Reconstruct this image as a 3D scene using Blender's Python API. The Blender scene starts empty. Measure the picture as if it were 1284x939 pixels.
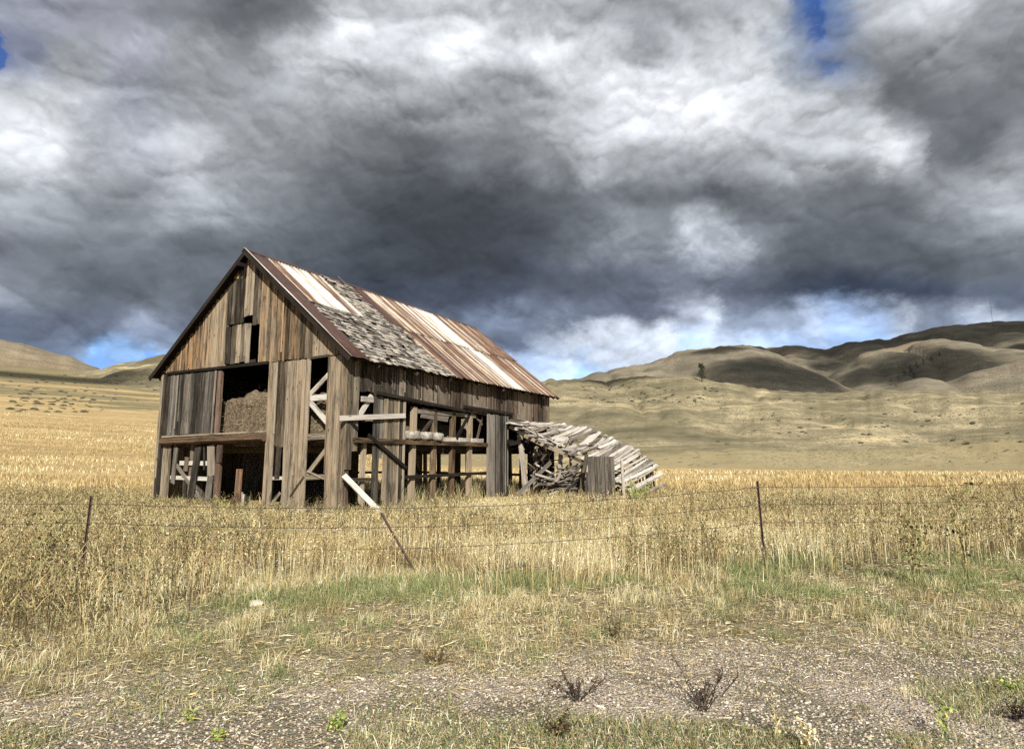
import bpy, math, random
import numpy as np
from mathutils import Vector, Matrix
random.seed(7)
RS = np.random.RandomState(11)
sc = bpy.context.scene
C = sc.collection
R = math.radians

# ------------------------------------------------------------------ numpy noise
def _h(ix, iy, s):
    n = (ix.astype(np.int64) * 374761393 + iy.astype(np.int64) * 668265263 + s * 974711) & 0x7fffffff
    n = ((n ^ (n >> 13)) * 1274126177) & 0x7fffffff
    return ((n ^ (n >> 16)) & 0xffff) / 65535.0
def vn(x, y, s=0):
    x = np.asarray(x, float); y = np.asarray(y, float)
    ix = np.floor(x); iy = np.floor(y); fx = x - ix; fy = y - iy
    fx = fx * fx * (3 - 2 * fx); fy = fy * fy * (3 - 2 * fy)
    a = _h(ix, iy, s); b = _h(ix + 1, iy, s); c = _h(ix, iy + 1, s); d = _h(ix + 1, iy + 1, s)
    return (a * (1 - fx) + b * fx) * (1 - fy) + (c * (1 - fx) + d * fx) * fy
def fbm(x, y, s=0, o=4, g=.5):
    t = 0; a = 1; w = 0
    for k in range(o):
        t = t + a * vn(x * 2 ** k + 13.7 * k, y * 2 ** k - 7.1 * k, s + k); w += a; a *= g
    return t / w
def sstep(a, b, x):
    t = np.clip((x - a) / (b - a), 0, 1); return t * t * (3 - 2 * t)

# ------------------------------------------------------------------ scene helpers
def link(o, parent=None):
    C.objects.link(o)
    if parent is not None: o.parent = parent
    return o
def tag(o, label=None, cat=None, group=None, kind=None):
    if label: o['label'] = label
    if cat: o['category'] = cat
    if group: o['group'] = group
    if kind: o['kind'] = kind
    return o
def empty(name, loc=(0, 0, 0), rz=0):
    o = bpy.data.objects.new(name, None); o.location = loc; o.rotation_euler = (0, 0, rz); o.empty_display_size = .1
    return link(o)
class MB:
    """collects faces with uv and two per-face numbers; build() links ONE mesh object"""
    def __init__(s): s.v = []; s.f = []; s.uv = []; s.a = []; s.w = []
    def face(s, idx, uvs, a=0., w=0.):
        s.f.append(idx); s.uv.extend(uvs); s.a.append(a); s.w.append(w)
    def board(s, p0, p1, wd, th, n, a=None, w=0., seg=2, warp=.006, skew=0., taper=1., bow=0.):
        p0 = Vector(p0); p1 = Vector(p1); n = Vector(n).normalized(); ax = p1 - p0; L = ax.length
        if L < 1e-4: return
        ax = ax / L; sd = n.cross(ax).normalized(); n = ax.cross(sd).normalized()
        if a is None: a = random.random()
        b = len(s.v)
        for k in range(seg + 1):
            t = k / seg; c = p0 + ax * (L * t) + n * (random.uniform(-warp, warp) + bow * 4 * t * (1 - t)); hw = wd / 2 * (1 + (taper - 1) * t)
            e = 0
            for i, (ss, nn) in enumerate(((-1, -1), (1, -1), (1, 1), (-1, 1))):
                e = skew * ss * (.5 if k == 0 else (1 if k == seg else 0)) 
                s.v.append(c + sd * (hw * ss) + n * (th / 2 * nn) + ax * e)
        uo = random.random() * 37.
        ring = (0, wd, wd + th, 2 * wd + th, 2 * wd + 2 * th)
        for k in range(seg):
            for i in range(4):
                j = (i + 1) % 4; q = b + k * 4; l0 = L * k / seg; l1 = L * (k + 1) / seg
                s.face((q + i, q + j, q + 4 + j, q + 4 + i), ((uo + ring[i], l0), (uo + ring[i + 1], l0), (uo + ring[i + 1], l1), (uo + ring[i], l1)), a, w)
        q = b + seg * 4
        s.face((b + 3, b + 2, b + 1, b), ((uo, 0), (uo + wd, 0), (uo + wd, .03), (uo, .03)), a, w)
        s.face((q, q + 1, q + 2, q + 3), ((uo, 0), (uo + wd, 0), (uo + wd, .03), (uo, .03)), a, w)
    def tube(s, pts, rad, n=8, a=0., w=0., cap=True):
        pts = [Vector(p) for p in pts]; b = len(s.v); m = len(pts)
        if not hasattr(rad, '__len__'): rad = [rad] * m
        for k, p in enumerate(pts):
            d = (pts[min(k + 1, m - 1)] - pts[max(k - 1, 0)]).normalized()
            up = Vector((0, 0, 1)) if abs(d.z) < .9 else Vector((1, 0, 0))
            x = d.cross(up).normalized(); y = d.cross(x)
            for i in range(n):
                t = 2 * math.pi * i / n; s.v.append(p + (x * math.cos(t) + y * math.sin(t)) * rad[k])
        for k in range(m - 1):
            for i in range(n):
                j = (i + 1) % n; q = b + k * n
                s.face((q + i, q + j, q + n + j, q + n + i), ((i / n, k), ((i + 1) / n, k), ((i + 1) / n, k + 1), (i / n, k + 1)), a, w)
        if cap:
            s.face(tuple(b + i for i in range(n))[::-1], tuple((0, 0) for i in range(n)), a, w)
            q = b + (m - 1) * n; s.face(tuple(q + i for i in range(n)), tuple((0, 0) for i in range(n)), a, w)
    def quadpoly(s, pts, a=0., w=0.):
        b = len(s.v); s.v.extend(Vector(p) for p in pts); s.face(tuple(range(b, b + len(pts))), tuple((0, i) for i in range(len(pts))), a, w)
    def build(s, name, mat, parent=None, smooth=False, origin=None):
        me = bpy.data.meshes.new(name)
        o = Vector(origin) if origin is not None else Vector((0, 0, 0))
        if parent is not None and origin is None: o = parent.matrix_world.translation if False else Vector(parent.location)
        me.from_pydata([tuple(v - o) for v in s.v], [], s.f)
        uv = me.uv_layers.new(name='UVMap'); uv.data.foreach_set('uv', np.array(s.uv, dtype=np.float32).ravel())
        at = me.attributes.new('rnd', 'FLOAT', 'FACE'); at.data.foreach_set('value', np.array(s.a, dtype=np.float32))
        at = me.attributes.new('warm', 'FLOAT', 'FACE'); at.data.foreach_set('value', np.array(s.w, dtype=np.float32))
        if smooth: me.polygons.foreach_set('use_smooth', [True] * len(me.polygons))
        me.materials.append(mat); me.update()
        ob = bpy.data.objects.new(name, me); link(ob, parent)
        if parent is None and origin is not None: ob.location = o
        return ob

# ------------------------------------------------------------------ node helpers
class NT:
    def __init__(s, tree): s.t = tree; s.L = tree.links
    def n(s, typ, inp=None, **kw):
        nd = s.t.nodes.new(typ)
        for k, v in kw.items(): setattr(nd, k, v)
        for k, v in (inp or {}).items():
            if isinstance(v, bpy.types.NodeSocket): s.L.new(v, nd.inputs[k])
            else: nd.inputs[k].default_value = v
        return nd
    def m(s, op, a, b=0., c=0., clamp=False):
        return s.n('ShaderNodeMath', {0: a, 1: b, 2: c}, operation=op, use_clamp=clamp).outputs[0]
    def vm(s, op, a, b=(0, 0, 0)):
        nd = s.n('ShaderNodeVectorMath', {0: a, 1: b}, operation=op); return nd.outputs['Value' if op in ('LENGTH', 'DOT_PRODUCT', 'DISTANCE') else 'Vector']
    def noise(s, vec, scale, detail=4., rough=.55, dist=0., out='Fac', **kw):
        return s.n('ShaderNodeTexNoise', {'Vector': vec, 'Scale': scale, 'Detail': detail, 'Roughness': rough, 'Distortion': dist}, **kw).outputs[out]
    def ramp(s, fac, stops, interp='LINEAR', out='Color'):
        nd = s.n('ShaderNodeValToRGB', {'Fac': fac}); cr = nd.color_ramp; cr.interpolation = interp
        while len(cr.elements) < len(stops): cr.elements.new(.5)
        for e, (p, c) in zip(cr.elements, stops):
            e.position = p
            if not hasattr(c, '__len__'): c = (c, c, c)
            e.color = tuple(c) + ((1.,) if len(c) == 3 else ())
        return nd.outputs[out]
    def mix(s, f, a, b, blend='MIX'):
        nd = s.n('ShaderNodeMix', data_type='RGBA', blend_type=blend)
        for k, v in ((0, f), (6, a), (7, b)):
            if isinstance(v, bpy.types.NodeSocket): s.L.new(v, nd.inputs[k])
            else: nd.inputs[k].default_value = (tuple(v) + (1.,) if hasattr(v, '__len__') and len(v) == 3 else v)
        return nd.outputs[2]
    def mapr(s, v, a, b, c=0., d=1., typ='SMOOTHSTEP'):
        return s.n('ShaderNodeMapRange', {0: v, 1: a, 2: b, 3: c, 4: d}, interpolation_type=typ).outputs[0]
    def comb(s, x, y, z=0.): return s.n('ShaderNodeCombineXYZ', {0: x, 1: y, 2: z}).outputs[0]
    def sep(s, v): return s.n('ShaderNodeSeparateXYZ', {0: v}).outputs
def newmat(name):
    m = bpy.data.materials.new(name); m.use_nodes = True; m.node_tree.nodes.clear(); return m, NT(m.node_tree)
def finish(m, N, col, rough=.85, bump=None, bstr=.5, bdist=.01, metal=0., spec=.25, trans=None):
    p = N.n('ShaderNodeBsdfPrincipled', {'Base Color': col if isinstance(col, bpy.types.NodeSocket) else tuple(col) + (1.,), 'Roughness': rough, 'Metallic': metal, 'Specular IOR Level': spec})
    if bump is not None:
        b = N.n('ShaderNodeBump', {'Strength': bstr, 'Distance': bdist, 'Height': bump}); N.L.new(b.outputs[0], p.inputs['Normal'])
    sh = p.outputs[0]
    if trans:
        t = N.n('ShaderNodeBsdfTranslucent', {'Color': col}); sh = N.n('ShaderNodeMixShader', {0: trans, 1: sh, 2: t.outputs[0]}).outputs[0]
    o = N.n('ShaderNodeOutputMaterial', {0: sh}); return m
def attr(N, name, out='Fac'): return N.n('ShaderNodeAttribute', attribute_name=name).outputs[out]

# ------------------------------------------------------------------ materials
def wood(name, dark, mid, light, warmc=(.40, .21, .085), bdist=.012):
    m, N = newmat(name)
    uv = N.n('ShaderNodeUVMap').outputs[0]; rnd = attr(N, 'rnd'); warm = attr(N, 'warm')
    x, y, z = N.sep(uv)
    g = N.noise(N.comb(N.m('MULTIPLY', x, 60.), N.m('MULTIPLY', y, 1.3), rnd), 1., 5., .65, .6)
    g2 = N.noise(N.comb(N.m('MULTIPLY', x, 9.), N.m('MULTIPLY', y, .9), rnd), 1., 4., .6)
    g3 = N.noise(N.comb(N.m('MULTIPLY', x, 220.), N.m('MULTIPLY', y, 5.), rnd), 1., 2.)
    knot = N.n('ShaderNodeTexVoronoi', {'Vector': N.comb(N.m('MULTIPLY', x, 5.), N.m('MULTIPLY', y, 1.6), rnd), 'Scale': 1.}).outputs['Distance']
    kn = N.mapr(knot, .04, .13, 1., 0.)
    f = N.m('ADD', N.m('MULTIPLY', g, .7), N.m('MULTIPLY', g2, .45)); f = N.m('ADD', f, N.m('MULTIPLY', N.m('SUBTRACT', rnd, .5), .46)); f = N.m('ADD', f, N.m('MULTIPLY', N.m('SUBTRACT', g3, .5), .25))
    col = N.ramp(f, ((.36, dark), (.54, mid), (.78, light)))
    hue = N.ramp(N.m('FRACT', N.m('MULTIPLY', rnd, 7.31)), ((0, (1.0, .95, .89)), (.5, (1, .99, .97)), (1, (1.06, .98, .90))))
    col = N.mix(1., col, hue, 'MULTIPLY')
    wv = N.m('MULTIPLY', warm, N.mapr(g2, .35, .62), clamp=True)
    wc = N.mix(N.mapr(g, .35, .6), tuple(c * .35 for c in warmc), warmc)
    col = N.mix(wv, col, wc)
    # rotted, damp-stained patches of their own shape
    st = N.mapr(N.noise(N.comb(N.m('MULTIPLY', x, 3.), N.m('MULTIPLY', y, 1.1), rnd), 1., 5., .6), .56, .70)
    col = N.mix(N.m('MULTIPLY', st, .55), col, tuple(c * .7 for c in dark))
    col = N.mix(N.m('MULTIPLY', kn, .8), col, tuple(c * .5 for c in dark))
    return finish(m, N, col, .9, N.m('ADD', N.m('ADD', g, N.m('MULTIPLY', g3, .5)), N.m('MULTIPLY', kn, .4)), .8, bdist, spec=.15)
M = {}
M['wood'] = wood('weathered_boards', (.014, .0115, .009), (.085, .071, .053), (.325, .278, .208), (.37, .225, .11))
M['wood_grey'] = wood('grey_boards', (.016, .0145, .0125), (.08, .073, .062), (.235, .215, .185))
M['wood_side'] = wood('side_boards', (.014, .012, .0095), (.072, .061, .048), (.26, .226, .18), (.14, .075, .045))
M['wood_pale'] = wood('bleached_boards', (.07, .062, .054), (.27, .25, .22), (.50, .475, .43))
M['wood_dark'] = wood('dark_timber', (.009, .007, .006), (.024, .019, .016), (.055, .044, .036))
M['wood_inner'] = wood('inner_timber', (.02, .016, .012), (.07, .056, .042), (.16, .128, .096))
M['wood_beam'] = wood('hewn_beam', (.03, .021, .014), (.12, .088, .06), (.33, .28, .22), (.16, .095, .055), .02)
M['wood_red'] = wood('reddish_timber', (.03, .022, .018), (.11, .075, .057), (.24, .18, .145))
M['white_wood'] = wood('white_painted_wood', (.08, .07, .058), (.25, .235, .20), (.50, .485, .44))
M['shingle'] = wood('old_shingles', (.06, .054, .047), (.23, .21, .185), (.45, .425, .38))

def metal_mat():
    m, N = newmat('rusty_corrugated_metal')
    uv = N.n('ShaderNodeUVMap').outputs[0]; rnd = attr(N, 'rnd'); rust = attr(N, 'warm'); x, y, z = N.sep(uv)
    s1 = N.noise(N.comb(N.m('MULTIPLY', x, 7.5), N.m('MULTIPLY', y, .16), rnd), 1., 3., .7)
    s2 = N.noise(N.comb(N.m('MULTIPLY', x, 22.), N.m('MULTIPLY', y, .9), rnd), 1., 4., .6)
    s3 = N.noise(N.comb(N.m('MULTIPLY', x, 3.), N.m('MULTIPLY', y, 2.4), rnd), 1., 6., .65)
    f = N.m('ADD', N.m('ADD', N.m('MULTIPLY', N.m('ADD', N.m('MULTIPLY', N.m('SUBTRACT', s1, .5), 1.5), .5), 1.25), N.m('MULTIPLY', s2, .34)), N.m('MULTIPLY', s3, .28))
    cr_ = N.m('MULTIPLY', N.m('SINE', N.m('MULTIPLY', x, 2 * math.pi / .405)), .12)
    f = N.m('ADD', N.m('ADD', f, cr_), N.m('SUBTRACT', rust, 1.42))
    k = N.mapr(f, -.03, .07)
    zinc = N.mix(N.mapr(s2, .35, .65), (.34, .335, .31), (.70, .67, .61))
    rc = N.ramp(N.m('ADD', N.m('MULTIPLY', s2, .6), N.m('MULTIPLY', s3, .4)), ((.34, (.042, .024, .017)), (.5, (.115, .06, .036)), (.66, (.24, .145, .085))))
    stain = N.mix(N.mapr(f, -.30, -.02), zinc, (.36, .28, .195))
    col = N.mix(k, stain, rc)
    return finish(m, N, col, .62, s2, .25, .004, metal=0., spec=.5)
M['metal'] = metal_mat()
def brownmetal():
    m, N = newmat('brown_metal'); uv = N.n('ShaderNodeUVMap').outputs[0]; x, y, z = N.sep(uv)
    a = N.noise(N.comb(N.m('MULTIPLY', x, 14.), N.m('MULTIPLY', y, .8)), 1., 5.); b = N.noise(uv, 7., 5.)
    col = N.ramp(N.m('ADD', N.m('MULTIPLY', a, .6), N.m('MULTIPLY', b, .4)), ((.3, (.035, .019, .015)), (.55, (.078, .040, .029)), (.72, (.16, .09, .06))))
    return finish(m, N, col, .6, a, .3, .004, spec=.4)
M['brown_metal'] = brownmetal()
def simple(name, c1, c2, scale=8., rough=.8, bdist=.01, spec=.25, det=6.):
    m, N = newmat(name); g = N.n('ShaderNodeTexCoord').outputs['Object']; a = N.noise(g, scale, det, .6)
    return finish(m, N, N.mix(N.mapr(a, .35, .65), c1, c2), rough, a, .6, bdist, spec=spec)
M['post_metal'] = simple('rusted_steel_post', (.035, .02, .017), (.085, .045, .035), 25., .7, .002, .4)
M['wire'] = simple('rusted_wire', (.03, .022, .018), (.075, .052, .04), 40., .7, .001, .4)
M['hay'] = simple('packed_hay', (.065, .05, .032), (.17, .13, .082), 14., .95, .03)
M['bag'] = simple('pale_sacking', (.17, .15, .12), (.38, .35, .30), 11., .9, .02)
M['rock'] = simple('pale_rock', (.34, .30, .22), (.52, .47, .37), 14., .9, .01)
M['concrete'] = simple('pale_timber_sill', (.42, .39, .33), (.62, .59, .51), 10., .9, .01)
M['bark'] = simple('bark', (.05, .04, .03), (.12, .09, .07), 12.)
def vmat(name, trans=.25, rough=.75):
    m, N = newmat(name); c = attr(N, 'col', 'Color'); return finish(m, N, c, rough, spec=.2, trans=trans)
M['veg'] = vmat('plant_fibre', .12)
M['stone'] = vmat('gravel_stone', None, .85)

class Rib:
    def __init__(s): s.co = []; s.col = []; s.n = 0; s.q = []; s.t = []
    def blades(s, p, h, w, dirx, diry, bend, c0, c1=None, taper=.55, tip=0.):
        """p (n,3); h,w (n,); lean (dirx,diry) as fraction of h at tip; colours (n,3)"""
        n = len(p); 
        if n == 0: return
        yaw = RS.uniform(0, math.pi, n); sx = np.cos(yaw) * w / 2; sy = np.sin(yaw) * w / 2; z0 = np.zeros(n)
        side = np.stack([sx, sy, z0], 1)
        mid = p + np.stack([dirx * h * .5 * (1 - bend), diry * h * .5 * (1 - bend), h * .55], 1)
        top = p + np.stack([dirx * h, diry * h, h * np.sqrt(np.clip(1 - (dirx ** 2 + diry ** 2) * .5, .05, 1))], 1)
        v = np.stack([p - side, p + side, mid + side * taper * 1.3, mid - side * taper * 1.3, top], 1)
        b = s.n + np.arange(n)[:, None] * 5
        s.q.append(b + np.array([[0, 1, 2, 3]])); s.t.append(b + np.array([[3, 2, 4]]))
        if c1 is None: c1 = c0
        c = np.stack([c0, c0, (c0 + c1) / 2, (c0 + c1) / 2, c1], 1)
        s.co.append(v.reshape(-1, 3)); s.col.append(c.reshape(-1, 3)); s.n += n * 5
    def straw(s, p, L, w, c):
        n = len(p); a = RS.uniform(0, 6.28, n); dz = RS.normal(0, .12, n); d = np.stack([np.cos(a), np.sin(a), dz], 1) * L[:, None]; e = np.stack([-np.sin(a), np.cos(a), RS.normal(0, .6, n)], 1) * (w / 2)[:, None]; k = np.stack([-np.sin(a), np.cos(a), np.abs(RS.normal(0, .6, n))], 1) * (L * RS.uniform(-.08, .08, n))[:, None]
        v = np.stack([p - e, p + e, p + d * .5 + k + e, p + d * .5 + k - e, p + d], 1); b = s.n + np.arange(n)[:, None] * 5
        s.q.append(b + np.array([[0, 1, 2, 3]])); s.t.append(b + np.array([[3, 2, 4]])); s.co.append(v.reshape(-1, 3)); s.col.append(np.repeat(c[:, None, :], 5, 1).reshape(-1, 3)); s.n += n * 5
    def leaves(s, p, size, c, flat=.5, asp=.6):
        """free leaf/seed-head quads of random orientation"""
        n = len(p)
        if n == 0: return
        d = RS.normal(size=(n, 3)); d[:, 2] *= flat; d /= np.linalg.norm(d, axis=1)[:, None]
        e = np.cross(d, RS.normal(size=(n, 3))); e /= np.linalg.norm(e, axis=1)[:, None]
        L = (size)[:, None]; v = np.stack([p, p + d * L * .5 + e * L * asp * .5, p + d * L, p + d * L * .5 - e * L * asp * .5], 1)
        b = s.n + np.arange(n)[:, None] * 4; s.q.append(b + np.array([[0, 1, 2, 3]]))
        s.co.append(v.reshape(-1, 3)); s.col.append(np.repeat(c[:, None, :], 4, 1).reshape(-1, 3)); s.n += n * 4
    def build(s, name, mat, parent=None, origin=(0, 0, 0)):
        co = (np.concatenate(s.co) - np.array(origin)).astype(np.float32); col = np.concatenate(s.col).astype(np.float32)
        Q = np.concatenate(s.q) if s.q else np.zeros((0, 4), int); T = np.concatenate(s.t) if s.t else np.zeros((0, 3), int)
        me = bpy.data.meshes.new(name); me.vertices.add(len(co)); me.vertices.foreach_set('co', co.ravel())
        li = np.concatenate([Q.ravel(), T.ravel()]).astype(np.int32); me.loops.add(len(li)); me.loops.foreach_set('vertex_index', li)
        me.polygons.add(len(Q) + len(T)); st = np.concatenate([np.arange(len(Q)) * 4, len(Q) * 4 + np.arange(len(T)) * 3]).astype(np.int32)
        me.polygons.foreach_set('loop_start', st); me.polygons.foreach_set('loop_total', np.concatenate([np.full(len(Q), 4), np.full(len(T), 3)]).astype(np.int32))
        at_ = me.attributes.new('col', 'FLOAT_COLOR', 'POINT'); at_.data.foreach_set('color', np.concatenate([col, np.ones((len(col), 1), np.float32)], 1).ravel())
        me.update(calc_edges=True); me.materials.append(mat)
        o = bpy.data.objects.new(name, me); o.location = origin; link(o, parent); return o
def pick(pal, n, jit=.18, w=None):
    pal = np.array(pal); i = RS.choice(len(pal), n, p=w); c = pal[i] * (1 + RS.uniform(-jit, jit, (n, 1))) * (1 + RS.uniform(-.05, .05, (n, 3))); return np.clip(c, .005, .9)
# ------------------------------------------------------------------ layout frame of the barn
TH = R(29.); P0 = Vector((-4.792, 17.477, 0.))
U = Vector((math.sin(TH), math.cos(TH), 0)); V = Vector((-math.cos(TH), math.sin(TH), 0)); Z = Vector((0, 0, 1))
def W3(u, v, z): return P0 + U * u + V * v + Z * z
WD, LN, EAVE, RIDGE = 9.0, 13.6, 4.6, 8.45
SL = (8.45 - 4.47) / 4.9
def roofz(v): return RIDGE - SL * abs(v - 4.5)

# ------------------------------------------------------------------ ground height
def gz(x, y):
    x = np.asarray(x, float); y = np.asarray(y, float)
    r = np.hypot(x, y); az = np.degrees(np.arctan2(x, y))
    L = sstep(-4, -24, az)
    t = np.clip((r - 45) / 175, 0, 3)
    up = 17 * t ** 1.25 * L
    n = (fbm(x * .35, y * .35, 3, 3) - .5) * .16 * sstep(2, 9, r) + (fbm(x * .03, y * .03, 5, 3) - .5) * 1.2 * sstep(40, 160, r)
    roll = (fbm(x * 1.3, y * 1.3, 8, 3) - .5) * .07 * sstep(4.3, 6.5, y - .2 * x)
    far = sstep(900, 6000, r) * 40 * 0
    return up + n + roll - sstep(60, 130, r) * 1.1 * (1 - L) + far
def gz1(x, y): return float(gz(np.array([x]), np.array([y]))[0])

# ------------------------------------------------------------------ THE BARN
def frame_side():   # returns mapper for a plane: (a, z, off) -> point, outward normal
    return (lambda a, z, o=0: W3(a, -o, z)), -V
def gablemap(a, z, o=0): return W3(-o, a, z)
def sidemap(a, z, o=0): return W3(a, -o, z)
def rearmap(a, z, o=0): return W3(LN + o, a, z)
def leftmap(a, z, o=0): return W3(a, WD + o, z)
def fill(mb, mp, n, a0, a1, z0, z1, bw=(.11, .215), off=0., warm=None, gap=.012, miss=0., tilt=.006, jz0=.03, jz1=.02, th=.026, tone=None):
    a = a0; z0f = a0 * 7.3
    while a < a1 - .03:
        w = random.uniform(*bw)
        if a + w > a1 - .06: w = a1 - a
        c = a + w / 2
        zz0 = (z0(c) if callable(z0) else z0) + random.uniform(-jz0, jz0); zz1 = (z1(c) if callable(z1) else z1) - random.uniform(0, jz1)
        if random.random() >= miss and zz1 > zz0 + .05:
            tl = random.uniform(-tilt, tilt); o = off + random.uniform(0, .014)
            wm = warm(c, (zz0 + zz1) / 2) if warm else 0.
            tn = tone(c) if tone else min(.98, max(.02, .5 + .30 * math.sin(c * 1.9 + z0f) + random.gauss(0, .12)))
            mb.board(mp(c - tl, zz0, o), mp(c + tl, zz1, o + random.uniform(-.01, .01)), w - random.uniform(.004, gap * 2), th, n, w=wm, seg=5, warp=.007, skew=random.uniform(-.02, .02), a=tn)
            if random.random() < .25:   # a cover strip over the crack
                q0 = zz0 + random.uniform(0, .3) * (zz1 - zz0)
                mb.board(mp(c + w / 2, q0, o + .024), mp(c + w / 2, zz1, o + .024), .045, .018, n, w=wm, seg=2, warp=.003)
        a += w
barn = tag(empty('barn', W3(0, 0, 0)), 'large weathered wooden hay barn with rusty metal and shingle roof, standing in the field', 'barn')
nG, nS, nR, nL = -U, -V, U, V
def nb(name, fn, mat, parent=barn, label=None, smooth=False):
    mb = MB(); fn(mb); o = mb.build(name, mat, parent, smooth, origin=barn.location if parent is not barn else None)
    if parent is not barn: o.location = (0, 0, 0)
    if label: o['label'] = label
    return o
def warm_upper(a, z): return min(1., max(0., (a - 4.9) / 2.6)) * (.55 + .6 * random.random()) + (.35 if random.random() < .15 else 0)

def f(mb):
    rt = lambda v: roofz(v) - .10
    fill(mb, gablemap, nG, 0., 3.9, 4.62, rt, warm=lambda a, z: .15 + (.5 if random.random() < .12 else 0))
    fill(mb, gablemap, nG, 3.9, 4.28, 5.94, rt, off=.0)
    fill(mb, gablemap, nG, 4.28, 4.72, 6.24, rt, off=.01)
    fill(mb, gablemap, nG, 4.48, 4.72, 5.96, 5.97)
    fill(mb, gablemap, nG, 4.72, 5.6, 6.05, lambda v: 7.75 if v < 5. else rt(v), off=.012, tone=lambda c: random.random() * .45)
    fill(mb, gablemap, nG, 5.5, 9.05, 4.64, rt, warm=warm_upper)
    mb.board(gablemap(4.9, 7.72, .02), gablemap(5.3, 7.80, .02), .3, .03, nG, w=.8)
gw = nb('upper_gable_wall', f, M['wood'])
def f(mb):
    # right of the doorway, corner strips and left corner
    fill(mb, gablemap, nG, 2.95, 3.36, .02, 4.6, warm=lambda a, z: .1, bw=(.2, .22))
    fill(mb, gablemap, nG, 2.5, 2.95, lambda a: 1.95, 4.6, warm=lambda a, z: .1)
    fill(mb, gablemap, nG, 2.62, 2.84, .98, 1.97, bw=(.2, .23), jz0=.02)
    fill(mb, gablemap, nG, 1.5, 2.5, lambda a: .0, 4.6, warm=lambda a, z: .12)
    fill(mb, gablemap, nG, -.02, .72, .0, 4.6, warm=lambda a, z: .25, bw=(.2, .3))
    mb.board(gablemap(2.1, .45, .03), gablemap(1.55, 1.05, .03), .06, .03, nG, a=.3)
    mb.board(gablemap(2.55, .55, .02), gablemap(3.0, .12, .02), .10, .03, nG, a=.7)
nb('lower_gable_wall', f, M['wood'])
nb('left_corner_boards', lambda mb: (fill(mb, gablemap, nG, 8.6, 9.04, -.15, 4.6, tone=lambda c: random.random() * .6), fill(mb, gablemap, nG, 8.2, 8.6, -.15, 2.05, off=.0)), M['wood'])
nb('hay_door', lambda mb: (fill(mb, gablemap, nG, 5.9, 8.62, 2.38, 4.52, bw=(.15, .24), off=.03, tone=lambda c: random.random() * .6),
    mb.board(gablemap(5.93, 2.33, .07), gablemap(5.93, 4.52, .07), .06, .03, nG, a=.8), ), M['wood_grey'], label='closed grey board hay door left of the loft opening')
nb('loft_hatch', lambda mb: (fill(mb, gablemap, nG, 5.3, 5.56, 4.7, 5.98, off=.03, bw=(.22, .26)), fill(mb, gablemap, nG, 4.3, 5.24, 4.7, 6.0, off=.035, bw=(.2, .28)),
    mb.board(gablemap(4.02, 4.72, .02), gablemap(4.28, 4.72, .02), .10, .03, nG)), M['wood'], label='small closed board hatch under the gable peak')
nb('door_jamb', lambda mb: (mb.board(gablemap(5.75, 2.38, .01), gablemap(5.75, 4.5, .01), .18, .10, nG, a=.5), ), M['wood_red'])
nb('door_jamb', lambda mb: (mb.board(gablemap(5.56, -.12, .02), gablemap(5.52, 1.98, .02), .20, .12, nG, a=.4, warp=.0), mb.board(gablemap(5.44, 1.45, .09), gablemap(5.42, 2.02, .09), .24, .04, nG)), M['wood_red'])
def f(mb):
    pts = []; rr = []
    for k in range(15):
        v = 3.30 + (8.64 - 3.30) * k / 14; z = 2.24 - .085 * k / 14 + random.uniform(-.012, .012); pts.append(gablemap(v, z, .10)); rr.append(random.uniform(.125, .145))
    mb.tube(pts, rr, 7, .3, .9)
beam = nb('cross_beam', f, M['wood_beam'], label='thick hewn brown beam over the lower doorway')
# make the beam UV grain run along it
me = beam.data; uvd = me.uv_layers[0].data
for l in uvd: l.uv = (l.uv[0] * .8, l.uv[1] * .38)
nb('door_rail', lambda mb: (mb.board(gablemap(3.35, 4.60, .05), gablemap(8.66, 4.60, .05), .09, .09, nG, a=.1, warp=.004, seg=6), mb.board(gablemap(.72, 4.62, .02), gablemap(1.5, 4.60, .02), .07, .06, nG, a=.9)), M['wood_dark'])
nb('beam_cap', lambda mb: (mb.board(gablemap(3.3, 2.42, .07), gablemap(8.6, 2.33, .07), .05, .16, nG, a=.8, warp=.006, seg=6), ), M['wood'])
# framing seen in the openings of the gable
nb('wall_rail', lambda mb: (mb.board(gablemap(.70, 3.40, -.06), gablemap(1.52, 3.38, -.06), .17, .06, nG, a=.9), ), M['wood_pale'])
nb('wall_rail', lambda mb: (mb.board(gablemap(.70, 2.25, -.04), gablemap(1.52, 2.22, -.04), .18, .08, nG, a=.6), ), M['wood'])
nb('wall_rail', lambda mb: (mb.board(gablemap(.6, 1.08, -.03), gablemap(1.6, 1.02, -.03), .14, .06, nG, a=.6), mb.board(gablemap(.75, 1.0, .01), gablemap(1.45, 1.22, .01), .05, .04, nG, a=.8)), M['wood'])
nb('wall_rail', lambda mb: (mb.board(gablemap(2.4, 1.0, -.02), gablemap(3.0, .98, -.02), .10, .06, nG, a=.8), ), M['wood_pale'])
nb('brace', lambda mb: (mb.board(gablemap(.68, 4.15, -.05), gablemap(1.54, 3.50, -.05), .14, .05, nG, a=.8), ), M['wood_pale'])
nb('brace', lambda mb: (mb.board(gablemap(1.54, 3.28, -.05), gablemap(.66, 2.55, -.05), .16, .05, nG, a=.9), ), M['wood_pale'])
nb('brace', lambda mb: (mb.board(gablemap(.66, 1.95, -.05), gablemap(1.52, 1.10, -.05), .14, .05, nG, a=.7), ), M['wood'])
nb('brace', lambda mb: (mb.board(gablemap(8.0, 1.42, -.04), gablemap(6.05, -.1, -.04), .12, .05, nG, a=.7, seg=4), ), M['wood_grey'])
nb('wall_rail', lambda mb: (mb.board(gablemap(5.85, 1.42, -.08), gablemap(7.75, 1.42, -.08), .15, .06, nG, a=.9), ), M['wood_pale'])
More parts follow.
